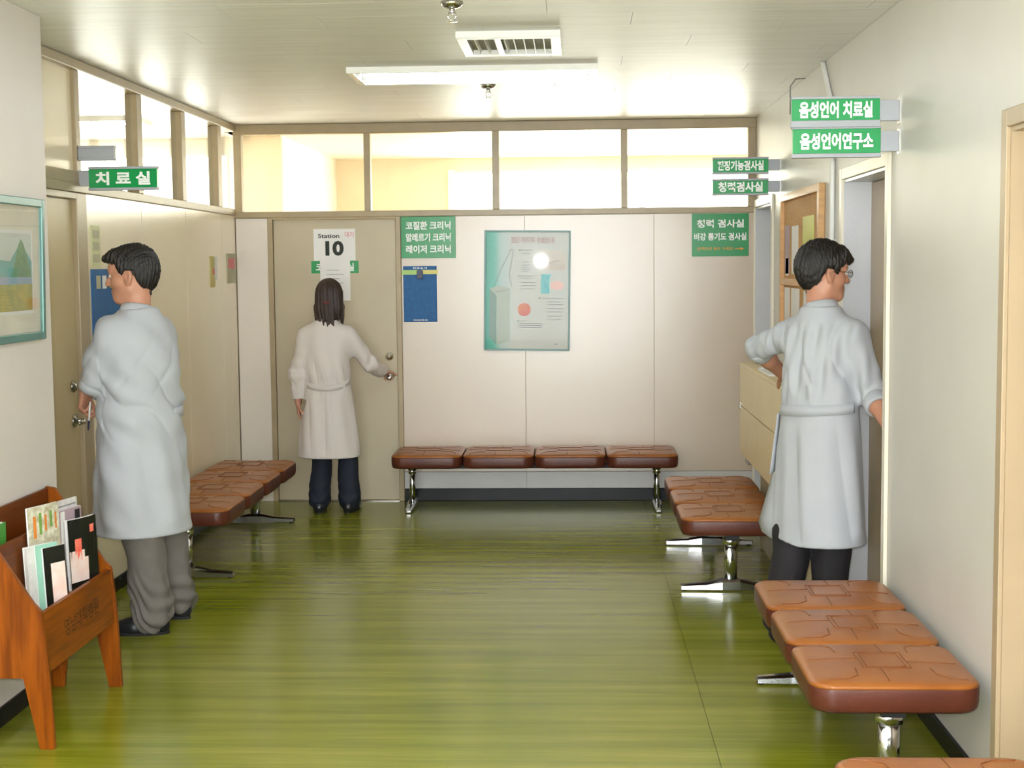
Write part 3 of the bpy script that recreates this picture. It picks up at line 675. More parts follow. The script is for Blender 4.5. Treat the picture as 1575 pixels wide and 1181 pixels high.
# magazines: cover shell round a block of pages; local x = thickness, y = width, z = height
def magazine(label, cover, loc, rz, tilt, w=.19, h=.265, th=.006, deco=None, curl=0):
    t = thing('magazine', label, 'magazine', loc, 0, 'magazines in the rack'); t.rotation_euler = (0, 0, rz)
    t.matrix_world = Matrix.Translation(loc) @ Matrix.Rotation(rz, 4, 'Z') @ Matrix.Rotation(tilt, 4, 'Y')
    n = 8
    def sheet(x0, x1, w0, h0, z0):
        vs_ = []; fs = []
        for i in range(n+1):
            s_ = i/n; yy = -w0/2+w0*s_; cx = curl*(math.sin(s_*PI)-.3)
            for z in (z0, h0):
                for x in (x0, x1): vs_.append((x+cx*(z/h), yy, z))
        for i in range(n):
            a = i*4; b = a+4
            fs += [(a, b, b+2, a+2), (a+1, a+3, b+3, b+1), (a+2, b+2, b+3, a+3), (a, a+1, b+1, b)]
        fs += [(0, 2, 3, 1), (n*4, n*4+1, n*4+3, n*4+2)]
        return MB().add(vs_, fs)
    sheet(-th/2, th/2, w-.004, h-.002, .002).build('pages', M_paper, t)
    c1 = sheet(th/2, th/2+.0012, w, h, 0).build('front_cover', cover, t)
    sheet(-th/2-.0012, -th/2, w, h, 0).build('back_cover', M_paper, t)
    for d_ in deco or []:
        y0, y1, z0, z1, m_ = d_
        q = MB(); vs_ = []; fs = []
        for i in range(5):
            s_ = i/4; yy = y0+(y1-y0)*s_; cx = curl*(math.sin((yy/w+.5)*PI)-.3)
            vs_ += [(th/2+.0018+cx*z0/h, yy, z0), (th/2+.0018+cx*z1/h, yy, z1)]
        for i in range(4): fs.append((i*2, i*2+2, i*2+3, i*2+1))
        q.add(vs_, fs).build('cover_print', m_, c1)
    return t
M_blk = mat('cover_black', (28, 30, 24), .25, var=.3, scale=12); M_flw = mat('print_red_flower', (232, 84, 70), .35, col2=(240, 130, 110), scale=40)
M_skin_p = mat('print_pale_pink', (232, 200, 190), .35, col2=(240, 226, 220), scale=20); M_gcov = mat('cover_green', (70, 150, 60), .3); M_mint = mat('cover_mint', (150, 200, 180), .3)
M_catal = mat('cover_catalogue', (222, 222, 206), .3, col2=(170, 160, 130), scale=40); M_news = mat('cover_news', (224, 222, 222), .4, col2=(196, 190, 192), scale=30); M_greyc = mat('cover_grey', (196, 200, 196), .35, col2=(216, 216, 210), scale=18)
M_orl = mat('print_orange', (220, 130, 50), .4); M_grl = mat('print_leaf', (120, 160, 80), .4)
ZF, ZM = .4315, .466
magazine('black magazine with red flowers sticking out of the rack front', M_blk, (-1.893, 5.345, ZF), D2(-21), D2(-2), .16, .272, .012, [(-.078, .0, .03, .15, M_skin_p), (-.05, -.015, .11, .195, M_flw), (.035, .06, .21, .24, M_flw), (.0, .02, .03, .12, M_skin_p)], .008)
magazine('dark pink-print magazine with mint spine in the rack front', M_blk, (-1.877, 5.0135, ZF), D2(-28), D2(-4), .10, .225, .006, [(-.02, .045, .02, .165, M_skin_p)])
magazine('thick grey-white magazine lying behind the mint-spined one', M_greyc, (-1.920, 4.985, ZF), D2(-28), D2(-4), .125, .235, .016, [(-.055, -.045, .02, .23, M_news)])
magazine('thin mint magazine between the grey and the pink ones', M_mint, (-1.8966, 4.9955, ZF), D2(-28), D2(-4), .10, .238, .004)
magazine('catalogue with rows of orange and green pictures in the middle slot', M_catal, (-1.937, 5.08, ZF), D2(-18), D2(-2), .17, .365, .006, [(-.06, -.045, .25, .33, M_orl), (-.03, -.015, .26, .34, M_grl), (.0, .012, .27, .33, M_orl), (.03, .045, .28, .34, M_grl), (.06, .07, .27, .33, M_orl)], .004)
magazine('white news magazine standing at the back of the middle slot', M_news, (-1.948, 5.325, ZF), D2(-12), D2(-1), .16, .345, .005, [(-.07, .07, .32, .325, M_inkg)])
magazine('grey photo magazine leaning in front of the white news magazine', M_lilac, (-1.934, 5.335, ZF), D2(-12), D2(-1), .15, .31, .004, [(-.07, -.04, .05, .305, M_paper), (.03, .065, .26, .30, M_dark)])
magazine('bright green magazine in the rear slot at the picture edge', M_gcov, (-2.035, 4.865, ZM), 0, 0, .15, .295, .012)
# ------------------------------------------------------------------ people: distance fields turned into one smooth mesh each
class Vol:
    """signed-distance grid; shapes are blended in with a smooth union, then polygonised by surface nets"""
    def __init__(s, lo, hi, h):
        s.h = h; s.lo = np.array(lo, np.float32); s.n = np.ceil((np.array(hi)-lo)/h).astype(int)+1
        s.d = np.full(s.n, .06, np.float32)
        s.ax = [(s.lo[i]+h*np.arange(s.n[i])).astype(np.float32) for i in range(3)]
    def sub(s, lo, hi, pad):
        sl = []
        for i in range(3):
            a = int(max(0, math.floor((lo[i]-pad-s.lo[i])/s.h))); b = int(min(s.n[i], math.ceil((hi[i]+pad-s.lo[i])/s.h)+1))
            if b <= a: return None
            sl.append(slice(a, b))
        return tuple(sl), s.ax[0][sl[0]][:, None, None], s.ax[1][sl[1]][None, :, None], s.ax[2][sl[2]][None, None, :]
    def op(s, f, lo, hi, k=.02, mode='u', pad=.07):
        q = s.sub(lo, hi, pad)
        if q is None: return s
        sl, X, Y, Z = q
        b = f(X, Y, Z).astype(np.float32); a = s.d[sl]
        if mode == 'u':
            t = np.clip(.5+.5*(b-a)/k, 0, 1); r = b+(a-b)*t-k*t*(1-t)
        elif mode == 's':
            b = -b; t = np.clip(.5-.5*(b-a)/k, 0, 1); r = b+(a-b)*t+k*t*(1-t)
        elif mode == 'si':
            t = np.clip(.5-.5*(b-a)/k, 0, 1); r = b+(a-b)*t+k*t*(1-t)
        else:
            r = np.maximum(a, b)
        s.d[sl] = np.clip(r, -.2, .06); return s
    def cone(s, a, b, ra, rb, k=.02, mode='u', fl=None):
        a = np.array(a, float); b = np.array(b, float); ba = b-a; L = max(float(ba@ba), 1e-9); R = max(ra, rb)
        def f(X, Y, Z):
            t = np.clip(((X-a[0])*ba[0]+(Y-a[1])*ba[1]+(Z-a[2])*ba[2])/L, 0, 1)
            return np.sqrt((X-a[0]-t*ba[0])**2+(Y-a[1]-t*ba[1])**2+(Z-a[2]-t*ba[2])**2)-(ra+(rb-ra)*t)
        return s.op(f, np.minimum(a, b)-R, np.maximum(a, b)+R, k, mode)
    def ell(s, c, r, k=.02, mode='u', R=None):
        c = np.array(c, float); r = np.array(r, float); m_ = r.max()
        def f(X, Y, Z):
            p = [X-c[0], Y-c[1], Z-c[2]]
            if R is not None: p = [p[0]*R[0][i]+p[1]*R[1][i]+p[2]*R[2][i] for i in range(3)]
            k0 = np.sqrt((p[0]/r[0])**2+(p[1]/r[1])**2+(p[2]/r[2])**2); k1 = np.sqrt((p[0]/r[0]**2)**2+(p[1]/r[1]**2)**2+(p[2]/r[2]**2)**2)
            return k0*(k0-1)/np.maximum(k1, 1e-6)
        return s.op(f, c-m_, c+m_, k, mode)
    def col(s, tab, k=.02, n=2.2, wob=None, mode='u', grow=0):
        """stack of (super)ellipses: rows (z, cx, cy, a, b)"""
        T = np.array(sorted(tab), float); z0, z1 = T[0, 0], T[-1, 0]
        zz = np.linspace(z0, z1, 200); cols = []
        for j in range(1, 5):
            yv = np.interp(zz, T[:, 0], T[:, j]); 
            yv = np.convolve(np.pad(yv, 8, 'edge'), np.ones(17)/17, 'valid'); cols.append(yv)
        mx = max(cols[2].max(), cols[3].max())+grow; cx, cy = T[:, 1], T[:, 2]
        def f(X, Y, Z):
            z = np.clip(Z, z0, z1); g = [np.interp(z.ravel(), zz, c).reshape(z.shape) for c in cols]
            x = X-g[0]; y = Y-g[1]; a = g[2]+grow; b = g[3]+grow
            if wob is not None:
                wv = wob(np.arctan2(y, x), Z, x, y); a = a*(1+wv); b = b*(1+wv)
            q = ((np.abs(x)/a)**n+(np.abs(y)/b)**n)**(1/n)
            d = (q-1)*np.minimum(a, b)
            return np.maximum(d, np.maximum(z0-Z, Z-z1))
        return s.op(f, (cx.min()-mx, cy.min()-mx, z0), (cx.max()+mx, cy.max()+mx, z1), k, mode)
    def mesh(s, name, mt, disp=None, smooth=1):
        d = s.d; ins = d < 0
        c8 = np.zeros(np.array(d.shape)-1, np.uint8)
        for i in (0, 1):
            for j in (0, 1):
                for k in (0, 1): c8 += ins[i:d.shape[0]-1+i, j:d.shape[1]-1+j, k:d.shape[2]-1+k]
        act = (c8 > 0) & (c8 < 8); idx = np.argwhere(act); nv = len(idx)
        vid = np.full(act.shape, -1, np.int32); vid[act] = np.arange(nv)
        pos = np.zeros((nv, 3), np.float64); cnt = np.zeros(nv)
        cor = [(i, j, k) for i in (0, 1) for j in (0, 1) for k in (0, 1)]
        for a in cor:
            for ax in range(3):
                if a[ax]: continue
                b = list(a); b[ax] = 1
                va = d[idx[:, 0]+a[0], idx[:, 1]+a[1], idx[:, 2]+a[2]]; vb = d[idx[:, 0]+b[0], idx[:, 1]+b[1], idx[:, 2]+b[2]]
                mk = (va < 0) != (vb < 0); t = np.where(mk, va/np.where(mk, va-vb, 1), 0)
                pt = np.tile(np.array(a, float), (nv, 1)); pt[:, ax] += t; pos[mk] += pt[mk]; cnt[mk] += 1
        co = (idx+pos/cnt[:, None])*s.h+s.lo
        fs = []
        for ax in range(3):
            u_, w_ = (ax+1) % 3, (ax+2) % 3
            A = [slice(None)]*3; B = [slice(None)]*3; A[ax] = slice(0, -1); B[ax] = slice(1, None)
            ch = ins[tuple(A)] != ins[tuple(B)]; e_ = np.argwhere(ch)
            ok = (e_[:, u_] > 0) & (e_[:, w_] > 0) & (e_[:, u_] < d.shape[u_]-1) & (e_[:, w_] < d.shape[w_]-1); e_ = e_[ok]
            fl_ = ins[e_[:, 0], e_[:, 1], e_[:, 2]]
            def cell(du, dw):
                q = e_.copy(); q[:, u_] -= du; q[:, w_] -= dw; return vid[q[:, 0], q[:, 1], q[:, 2]]
            q = np.stack([cell(1, 1), cell(0, 1), cell(0, 0), cell(1, 0)], 1)
            q[~fl_] = q[~fl_][:, ::-1]; fs.append(q)
        fs = np.concatenate(fs); fs = fs[(fs >= 0).all(1)]
        ed = np.concatenate([fs[:, [0, 1]], fs[:, [1, 2]], fs[:, [2, 3]], fs[:, [3, 0]]])
        for it in range(smooth):
            acc = np.zeros_like(co); cn = np.zeros(nv)
            for j in range(3): acc[:, j] = np.bincount(ed[:, 0], co[ed[:, 1], j], nv)+np.bincount(ed[:, 1], co[ed[:, 0], j], nv)
            cn = np.bincount(ed[:, 0], minlength=nv)+np.bincount(ed[:, 1], minlength=nv)
            co = co*.5+.5*acc/np.maximum(cn, 1)[:, None]
        if disp is not None:
            nr = np.cross(co[fs[:, 2]]-co[fs[:, 0]], co[fs[:, 3]]-co[fs[:, 1]]); vn = np.zeros_like(co)
            for j in range(3):
                for c in range(4): vn[:, j] += np.bincount(fs[:, c], nr[:, j], nv)
            vn /= np.maximum(np.linalg.norm(vn, axis=1), 1e-9)[:, None]
            co = co+vn*disp(co, vn)[:, None]
        me = bpy.data.meshes.new(name); me.vertices.add(nv); me.vertices.foreach_set('co', co.astype(np.float32).ravel())
        nf = len(fs); me.loops.add(nf*4); me.loops.foreach_set('vertex_index', fs.astype(np.int32).ravel()); me.polygons.add(nf)
        me.polygons.foreach_set('loop_start', np.arange(nf, dtype=np.int32)*4)
        me.polygons.foreach_set('use_smooth', np.ones(nf, bool)); me.materials.append(mt); me.update(calc_edges=True); me.validate()
        return me
def put(name, me, parent, M=None):
    o = bpy.data.objects.new(name, me); C.objects.link(o); o.parent = parent
    if M is not None: o.matrix_local = M
    return o
V3 = lambda *a: np.array(a, float)
def rotz(a): c, s_ = math.cos(a), math.sin(a); return np.array([[c, -s_, 0], [s_, c, 0], [0, 0, 1.]])
def rotx(a): c, s_ = math.cos(a), math.sin(a); return np.array([[1, 0, 0], [0, c, -s_], [0, s_, c]])
def unit(a): return a/np.linalg.norm(a)

M_skin = mat('skin', (192, 138, 112), .5, var=.04, scale=12, bump=.03, bscale=200)
M_skin.node_tree.nodes['Principled BSDF'].inputs['Subsurface Weight'].default_value = .08
M_skin.node_tree.nodes['Principled BSDF'].inputs['Subsurface Radius'].default_value = (.01, .004, .002)
M_hair = mat('black_hair', (20, 17, 16), .42, var=.35, scale=30, stretch=(6, 6, 1), bump=.35, bscale=140, col2=(34, 29, 27))
M_crop = mat('cropped_black_hair', (48, 36, 31), .6, var=.2, scale=120, bump=.2, bscale=300)
M_hairw = mat('dark_brown_hair', (34, 22, 18), .4, var=.35, scale=26, stretch=(7, 7, .8), bump=.35, bscale=120, col2=(58, 36, 28))
M_coat = mat('white_coat_cotton', (178, 181, 187), .8, var=.02, scale=5, bump=.06, bscale=300, sheen=.1)
M_coatw = mat('white_coat_cotton_warm', (214, 205, 201), .8, var=.02, scale=5, bump=.06, bscale=300, sheen=.1)
M_trg = mat('grey_trousers', (106, 101, 96), .85, var=.08, scale=14, bump=.08, bscale=250)
M_trk = mat('black_trousers', (30, 27, 32), .8, var=.15, scale=14, bump=.06, bscale=250)
M_trn = mat('navy_trousers', (20, 27, 42), .8, var=.15, scale=14, bump=.06, bscale=250)
M_shoe = mat('dark_shoe_leather', (28, 30, 36), .35, var=.15)
M_sole = mat('shoe_sole', (18, 18, 18), .7)
M_eye = mat('eye_white', (225, 222, 216), .25, var=.01); M_iris = mat('dark_iris', (28, 18, 14), .2)
M_lens = glass('spectacle_lens', (.96, .98, .98), .8); M_wire = mat('spectacle_wire', (150, 130, 100), .25, 1)
M_lip = mat('lip', (178, 104, 92), .5)

class Frame:
    """places head-frame primitives (x right, y forward, z up, origin at the head centre) into a volume"""
    def __init__(s, V, H, R, hs): s.V, s.H, s.R, s.hs = V, H, R, hs
    def t(s, x, y, z): return s.H+s.R@V3(x, y, z)*s.hs
    def ell(s, c, r, k=.02, mode='u', R=None): s.V.ell(s.t(*c), np.array(r)*s.hs, k*s.hs, mode, s.R if R is None else s.R@R); return s
    def cone(s, a, b, ra, rb, k=.02, mode='u'): s.V.cone(s.t(*a), s.t(*b), ra*s.hs, rb*s.hs, k*s.hs, mode); return s
    def op(s, f, lo, hi, k=.01, mode='u'):
        """f in head-frame coordinates; lo, hi: radius of the box round the head centre"""
        def g(X, Y, Z):
            p = [X-s.H[0], Y-s.H[1], Z-s.H[2]]; q = [(p[0]*s.R[0][i]+p[1]*s.R[1][i]+p[2]*s.R[2][i])/s.hs for i in range(3)]
            return f(*q)*s.hs
        s.V.op(g, s.H+lo, s.H+hi, k, mode); return s
def head_shape(V):
    V.ell((0, -.014, .028), (.077, .096, .092), .02); V.ell((0, .022, -.03), (.066, .066, .088), .03)
    V.ell((0, .058, -.092), (.032, .028, .024), .03); V.ell((0, .06, .045), (.055, .035, .045), .02)
    for s_ in (-1, 1):
        V.ell((s_*.042, .045, -.022), (.026, .035, .03), .02)
        V.cone((s_*.052, .0, -.058), (s_*.026, .055, -.09), .022, .022, .025)
    V.cone((-.034, .078, .026), (.034, .078, .026), .014, .014, .018)
    for s_ in (-1, 1): V.ell((s_*.032, .098, .008), (.019, .014, .011), .012, 's')
    V.cone((0, .09, .016), (0, .108, -.024), .008, .0125, .012); V.ell((0, .105, -.028), (.014, .012, .0095), .008)
    for s_ in (-1, 1): V.ell((s_*.012, .096, -.031), (.008, .010, .0075), .006)
    V.cone((-.019, .083, -.056), (.019, .083, -.056), .0075, .0075, .01); V.cone((-.017, .082, -.067), (.017, .082, -.067), .008, .008, .01)
    V.ell((0, .094, -.0615), (.022, .008, .0022), .003, 's')
    for s_ in (-1, 1):
        Re = rotz(s_*.35)
        V.ell((s_*.079, -.006, -.004), (.009, .021, .031), .008, R=Re); V.ell((s_*.076, -.002, -.03), (.007, .012, .012), .006, R=Re)
        V.ell((s_*.088, -.002, .002), (.006, .011, .018), .004, 's', R=Re)
def eyes(parent, F):
    for s_ in (-1, 1):
        for nm, r_, yy, mt in (('eye', .0115, .0795, M_eye), ('iris', .006, .0857, M_iris)):
            q = MB(); bm = bmesh.new(); bmesh.ops.create_uvsphere(bm, u_segments=14, v_segments=10, radius=r_*F.hs); q.bm(bm, 0, Matrix.Translation(F.t(s_*.032, yy, .007)), True)
            q.build(nm, mt, parent)
        MB().tube([F.t(s_*.016, .091, .029), F.t(s_*.034, .0905, .034), F.t(s_*.052, .079, .029)], [.003, .004, .002], 6).build('eyebrow', M_hair, parent)
def short_hair(parent, F, mt, line, tuft=(), h=.004, thick=.018, low=.016):
    """cap of hair: skull grown by thick, kept above the hairline z = line(y), with combed relief and tufts"""
    V = Vol(F.H-.17, F.H+.19, h); G = Frame(V, F.H, F.R, F.hs)
    G.ell((0, -.016, .034), (.077+thick*.75, .096+thick, .092+thick*1.1), .01); G.ell((0, .04, .075), (.062, .05, .04), .03)
    G.ell((0, -.056, -.012), (.062, .045, .066), .03)
    for a, b, ra, rb in tuft: G.cone(a, b, ra, rb, .02)
    ys, zs = zip(*line)
    def cut(x, y, z):
        zl = np.interp(y.ravel(), ys, zs).reshape(y.shape)+.006*np.sin(x*160)+.004*np.sin(y*210+x*70)
        return (zl-z)*.8
    G.op(cut, -.17, .19, .022, 'si')
    def disp(p, vn):
        q = ((p-F.H)@F.R)/F.hs; an = np.arctan2(q[:, 0], q[:, 1]+.02)
        return   .0013*np.sin(an*34+q[:, 2]*50)+.0013*np.sin(an*61+q[:, 2]*95+2)+.0022*np.sin(q[:, 0]*190+q[:, 1]*130)*sstep(q[:, 2], .06, .1)+.0018*np.sin(q[:, 0]*330+q[:, 2]*150)*np.sin(q[:, 1]*310+q[:, 2]*90)
    # closely cropped sides and nape below the main hair
    V2 = Vol(F.H-.17, F.H+.19, h); G = Frame(V2, F.H, F.R, F.hs)
    G.ell((0, -.014, .026), (.0805, .0995, .098), .01); G.cone((0, -.022, -.05), (0, -.024, -.09), .0535, .0535, .02)
    G.op(lambda x, y, z: (np.interp(y.ravel(), ys, np.array(zs)-low).reshape(y.shape)-z)*.8+.002*np.sin(x*230), -.17, .19, .012, 'si')
    G.op(lambda x, y, z: (y-.045)+0*x+0*z, -.17, .19, .006, 'si')
    put('cropped_hair', V2.mesh('cropped_hair', M_crop, None, 1), parent)
    return put('hair', V.mesh('hair', mt, disp, 1), parent)
def crease(ph, sharp=3): return -(1-np.abs(np.sin(ph)))**sharp
def sstep(x, a, b): t = np.clip((x-a)/(b-a), 0, 1); return t*t*(3-2*t)

def hand_shape(V, wr, d, n, side, curl=.5, spread=.1, sc=1.0, thumb=.5):
    """wrist position, finger direction d, palm normal n (the side the fingers curl to), side +1 if the thumb lies on d x n"""
    d = unit(d); n = unit(n-d*(n@d)); t = np.cross(d, n)*side
    P = lambda a, b, c: wr+sc*(d*a+t*b+n*c)
    for b, L_ in ((.026, .088), (.009, .092), (-.009, .088), (-.026, .08)):
        V.cone(P(.005, b*.6, 0), P(L_, b, 0), .014*sc, .0115*sc, .012)
    for (b, L0, ln) in ((.029, .088, (.04, .024, .02)), (.0095, .092, (.044, .027, .021)), (-.0095, .088, (.041, .025, .02)), (-.028, .08, (.032, .019, .018))):
        p = P(L0, b, 0); an = 0; dr = d+t*(b*spread*12)
        for j, l_ in enumerate(ln):
            an += curl*(.9, 1.15, .8)[j]
            dd = unit(dr*math.cos(an)+n*math.sin(an)); q = p+dd*l_*sc
            V.cone(p, q, (.0092-.0007*j)*sc, (.0086-.0008*j)*sc, .004); p = q
    p = P(.018, .022, .004); dd = unit(d*.75+t*.75+n*.25)
    for j, l_ in enumerate((.042, .032, .026)):
        q = p+dd*l_*sc; V.cone(p, q, (.0135, .0105, .0098)[j]*sc, (.011, .0098, .008)[j]*sc, .006); p = q
        dd = unit(dd*math.cos(thumb)+(d*.5+n*.7)*math.sin(thumb))

def shoe(parent, ank, fwd, L_=.27, mt=None):
    """shoe with sole under the ankle point; fwd in plan"""
    f = unit(V3(fwd[0], fwd[1], 0)); r_ = np.cross(f, V3(0, 0, 1)); B = V3(ank[0], ank[1], 0)
    lo = B-V3(.22, .22, .0); hi = B+V3(.22, .22, .14)
    V = Vol(lo-.01, hi, .005)
    P = lambda a, b, z: B+f*a+r_*b+V3(0, 0, z)
    V.cone(P(-.045, 0, .04), P(.08, 0, .036), .04, .042, .02); V.cone(P(.08, 0, .032), P(L_-.085, .004, .026), .042, .032, .03); V.cone(P(-.02, 0, .05), P(-.02, 0, .10), .042, .043, .02)
    V.op(lambda X, Y, Z: (.006-Z)+0*X+0*Y, lo, hi, .001, 'i')
    sh = put('shoe', V.mesh('shoe', mt or M_shoe, smooth=2), parent)
    pts = []
    for k in range(22):
        an = 2*PI*k/22; ca, sa = math.cos(an), math.sin(an)
        pts.append(P(.04+(.168 if ca > 0 else .122)*ca, .046*sa*(1 if abs(ca) < .5 else .95), 0)[:2])
    MB().prism([tuple(p) for p in pts], 'z', 0.0, .014).build('sole', M_sole, sh)
    return sh

def wave(p, ks, amp, ph=0):
    r = 0
    for i, k in enumerate(ks): r = r+math.sin(1.7*i+1)*0+np.sin(p[0]*k[0]+p[1]*k[1]+p[2]*k[2]+ph+1.3*i)
    return amp*r/len(ks)
def band(name, mt, parent, tab, a0, a1, zf, h, off=.006, th=.006, n=40, extra=None):
    """strap following the coat's ellipse table between two angles; zf(t) gives its height"""
    T = np.array(sorted(tab), float); rg = []
    for i in range(n+1):
        t = i/n; an = a0+(a1-a0)*t; z = zf(t); ring = []
        for dz, o in ((-h/2, off), (-h/2, off+th), (h/2, off+th), (h/2, off)):
            g = [np.interp(z+dz, T[:, 0], T[:, j]) for j in range(1, 5)]
            e_ = extra(an, z+dz) if extra else 0
            ring.append((g[0]+(g[2]+o+e_)*math.cos(an), g[1]+(g[3]+o+e_)*math.sin(an), z+dz))
        rg.append(ring)
    return MB().add(*loft(rg), 0, True).build(name, mt, parent)
def ringpart(name, mt, parent, c, axis, rings, n=28, sx=1.0):
    """closed band round an axis: rings (radius, height) traced as a profile"""
    ax = unit(np.array(axis, float)); a = V3(0, 0, 1) if abs(ax[2]) < .9 else V3(0, 1, 0)
    p = unit(np.cross(a, ax)); q = np.cross(ax, p); rg = []
    for i in range(n):
        an = 2*PI*i/n; rg.append([tuple(np.array(c)+p*r*math.cos(an)*sx+q*r*math.sin(an)+ax*h) for r, h in rings])
    m_ = len(rings); vs_ = [v_ for r in rg for v_ in r]; fs = [(i*m_+j, ((i+1) % n)*m_+j, ((i+1) % n)*m_+(j+1) % m_, i*m_+(j+1) % m_) for i in range(n) for j in range(m_)]
    return MB().add(vs_, fs, 0, True).build(name, mt, parent)

def person(label, C_, heading, H, hyaw, hpitch, hs, J, tab, hem, coat, trous, opt):
    """J: joints in WORLD coordinates; tab: coat ellipse table in the body frame; everything is built in the body frame"""
    root = thing('person', label, 'person', (C_[0], C_[1], 0), heading)
    B = rotz(heading); C3 = V3(C_[0], C_[1], 0)
    L = lambda p: B.T@(np.array(p, float)-C3)
    j = {k: L(p_) for k, p_ in J.items()}
    Hh = L(H); Rn = rotz(hyaw-heading)@rotx(hpitch)
    f = opt.get('f', 1.0)                       # build factor for limb thickness
    al = np.array(list(j.values())+[Hh+V3(0, 0, .16), Hh-V3(0, 0, .16)])
    lo = al.min(0)-V3(.2, .22, .1); hi = al.max(0)+V3(.2, .22, .05); lo[2] = -.01
    # ---- body (one continuous surface)
    V = Vol(lo, hi, opt.get('h', .0045))
    nb = V3(0, -.01, tab[-1][0]-.03)
    F = Frame(V, Hh, Rn, hs); head_shape(F)
    V.cone(Hh+Rn@V3(0, -.025, -.055)*hs, nb, .052*f*hs, .06*f, .03)
    V.col([(z, cx, cy, a-.035, b-.03) for z, cx, cy, a, b in tab if z > .85], .03)
    for s_ in 'lr':
        V.cone(nb, j['sh_'+s_]-V3(0, 0, .02), .05*f, .045*f, .03); V.cone(j['sh_'+s_], j['el_'+s_], .048*f, .04*f, .02); V.cone(j['el_'+s_], j['el_'+s_]*.6+j['wr_'+s_]*.4, .041*f, .038*f, .02); V.cone(j['el_'+s_]*.6+j['wr_'+s_]*.4, j['wr_'+s_], .038*f, .027*f, .02)
        hd = opt['hand_'+s_]
        hand_shape(V, j['wr_'+s_], B.T@V3(*hd[0]), B.T@V3(*hd[1]), 1 if s_ == 'l' else -1, hd[2], hd[3] if len(hd) > 3 else .1, .98*f, hd[4] if len(hd) > 4 else .5)
        V.cone(V3(.09 if s_ == 'r' else -.09, 0, .88*opt.get('leg', 1)), j['kn_'+s_], .075*f, .05*f, .03); V.cone(j['kn_'+s_], j['an_'+s_]+V3(0, 0, .02), .05*f, .036*f, .03)
    body = put('body', V.mesh('body', M_skin, smooth=2), root)
    eyes(body, F)
    # ---- trousers
    V = Vol((lo[0], lo[1], -.005), (hi[0], hi[1], 1.0), .0065)
    hz = .86*opt.get('leg', 1); tr = opt['trouser']
    V.ell((0, -.0, hz), (.155*f, .115*f, .12), .03)
    for s_ in 'lr':
        x = .085 if s_ == 'r' else -.085
        V.cone((x*f, 0, hz), j['kn_'+s_], .09*f, tr[0], .04); V.cone(j['kn_'+s_], j['an_'+s_]+V3(0, -.008, .02), tr[0], tr[1], .03)
    V.op(lambda X, Y, Z: (opt.get('cuff', .035)-Z)+0*X+0*Y, lo, hi, .001, 'i')
    def tdisp(p, vn):
        lowm = 1-sstep(p[:, 2], .08, .36)
        g = np.sin(p[:, 2]*85+5*p[:, 0]+9*np.sin(p[:, 1]*22))*.006*lowm+np.sin(p[:, 2]*27+p[:, 0]*24+p[:, 1]*13)*.005+np.sin(p[:, 0]*55+p[:, 1]*31)*.003
        return g*opt.get('crumple', 1)
    put('trousers', V.mesh('trousers', trous, tdisp), root)
    for s_ in 'lr': shoe(root, j['an_'+s_], B.T@V3(*opt['toe_'+s_], 0), mt=opt.get('shoe_mat'))
    # ---- coat
    V = Vol((lo[0], lo[1], hem-.03), (hi[0], hi[1], hi[2]-.1), .006)
    V.col(tab, .02, 2.25, opt.get('wob'))
    sr = opt.get('sleeve', (.066, .062, .056, .048))
    ends = {}
    for s_ in 'lr':
        sh = j['sh_'+s_]; el = j['el_'+s_]; wr = j['wr_'+s_]; e_ = el+(wr-el)*opt['slv_'+s_]; ends[s_] = (el, wr, e_)
        V.cone(nb+V3(0, 0, -.03), sh-V3(0, 0, .008), .052*f, .054*f, .07); V.cone(sh, el, sr[0]*f, sr[1]*f, .045); V.cone(el, e_, sr[2]*f, sr[3]*f, .025)
    for s_ in 'lr':
        el, wr, e_ = ends[s_]; d_ = unit(wr-el); r_ = sr[3]*f
        V.op(lambda X, Y, Z: np.maximum(-((X-e_[0])*d_[0]+(Y-e_[1])*d_[1]+(Z-e_[2])*d_[2])+.0, np.sqrt((X-e_[0])**2+(Y-e_[1])**2+(Z-e_[2])**2)-.095), e_-.1, e_+.1, .003, 's')
        V.cone(e_-d_*.02, e_+d_*.03, r_-.007, r_-.007, .003, 's')
    V.cone(Hh+Rn@V3(0, -.02, -.05), nb+V3(0, 0, .0), .05*f, .062*f, .004, 's')
    V.col([(z, cx, cy, a-.024, b-.024) for z, cx, cy, a, b in tab if z < hem+.3]+[(hem-.02, tab[0][1], tab[0][2], tab[0][3]-.024, tab[0][4]-.024)], .002, 2.25, opt.get('wob'), 's')
    V.op(lambda X, Y, Z: hem-Z+0*X+0*Y+opt.get('hemcurve', lambda x, y: 0)(X, Y), (lo[0], lo[1], hem-.03), (hi[0], hi[1], hem+.06), .001, 'i')
    if 'cut' in opt: opt['cut'](V)
    def cdisp(p, vn):
        g = np.zeros(len(p))
        for s_ in 'lr':
            el, wr, e_ = ends[s_]; sh = j['sh_'+s_]
            for a, b, am in ((sh, el, .0045), (el, e_, .005)):
                ba = b-a; t = np.clip((p-a)@ba/(ba@ba), 0, 1); q = p-a-t[:, None]*ba; dist = np.linalg.norm(q, axis=1)
                m_ = 1-sstep(dist, .055, .085)
                s1 = t*np.linalg.norm(ba)
                near = np.exp(-((s1-(np.linalg.norm(ba) if a is sh else 0))/.11)**2)
                g += m_*am*(np.sin(s1*75+q@V3(20, 14, 30))*near+.6*np.sin(q@V3(60, 38, 16)+s1*18))
        sg = np.where((vn[:, 0]*p[:, 0]+vn[:, 1]*p[:, 1] < -.002) & (p[:, 2] < hem+.32), -1., 1.)     # inner face of the skirt follows the outer one
        flat = np.abs(vn[:, 2]) > .8
        return g+np.where(flat & (p[:, 2] < hem+.32), 0, sg*opt['fold'](p)*np.clip((p[:, 2]-hem)/.06, .35, 1))
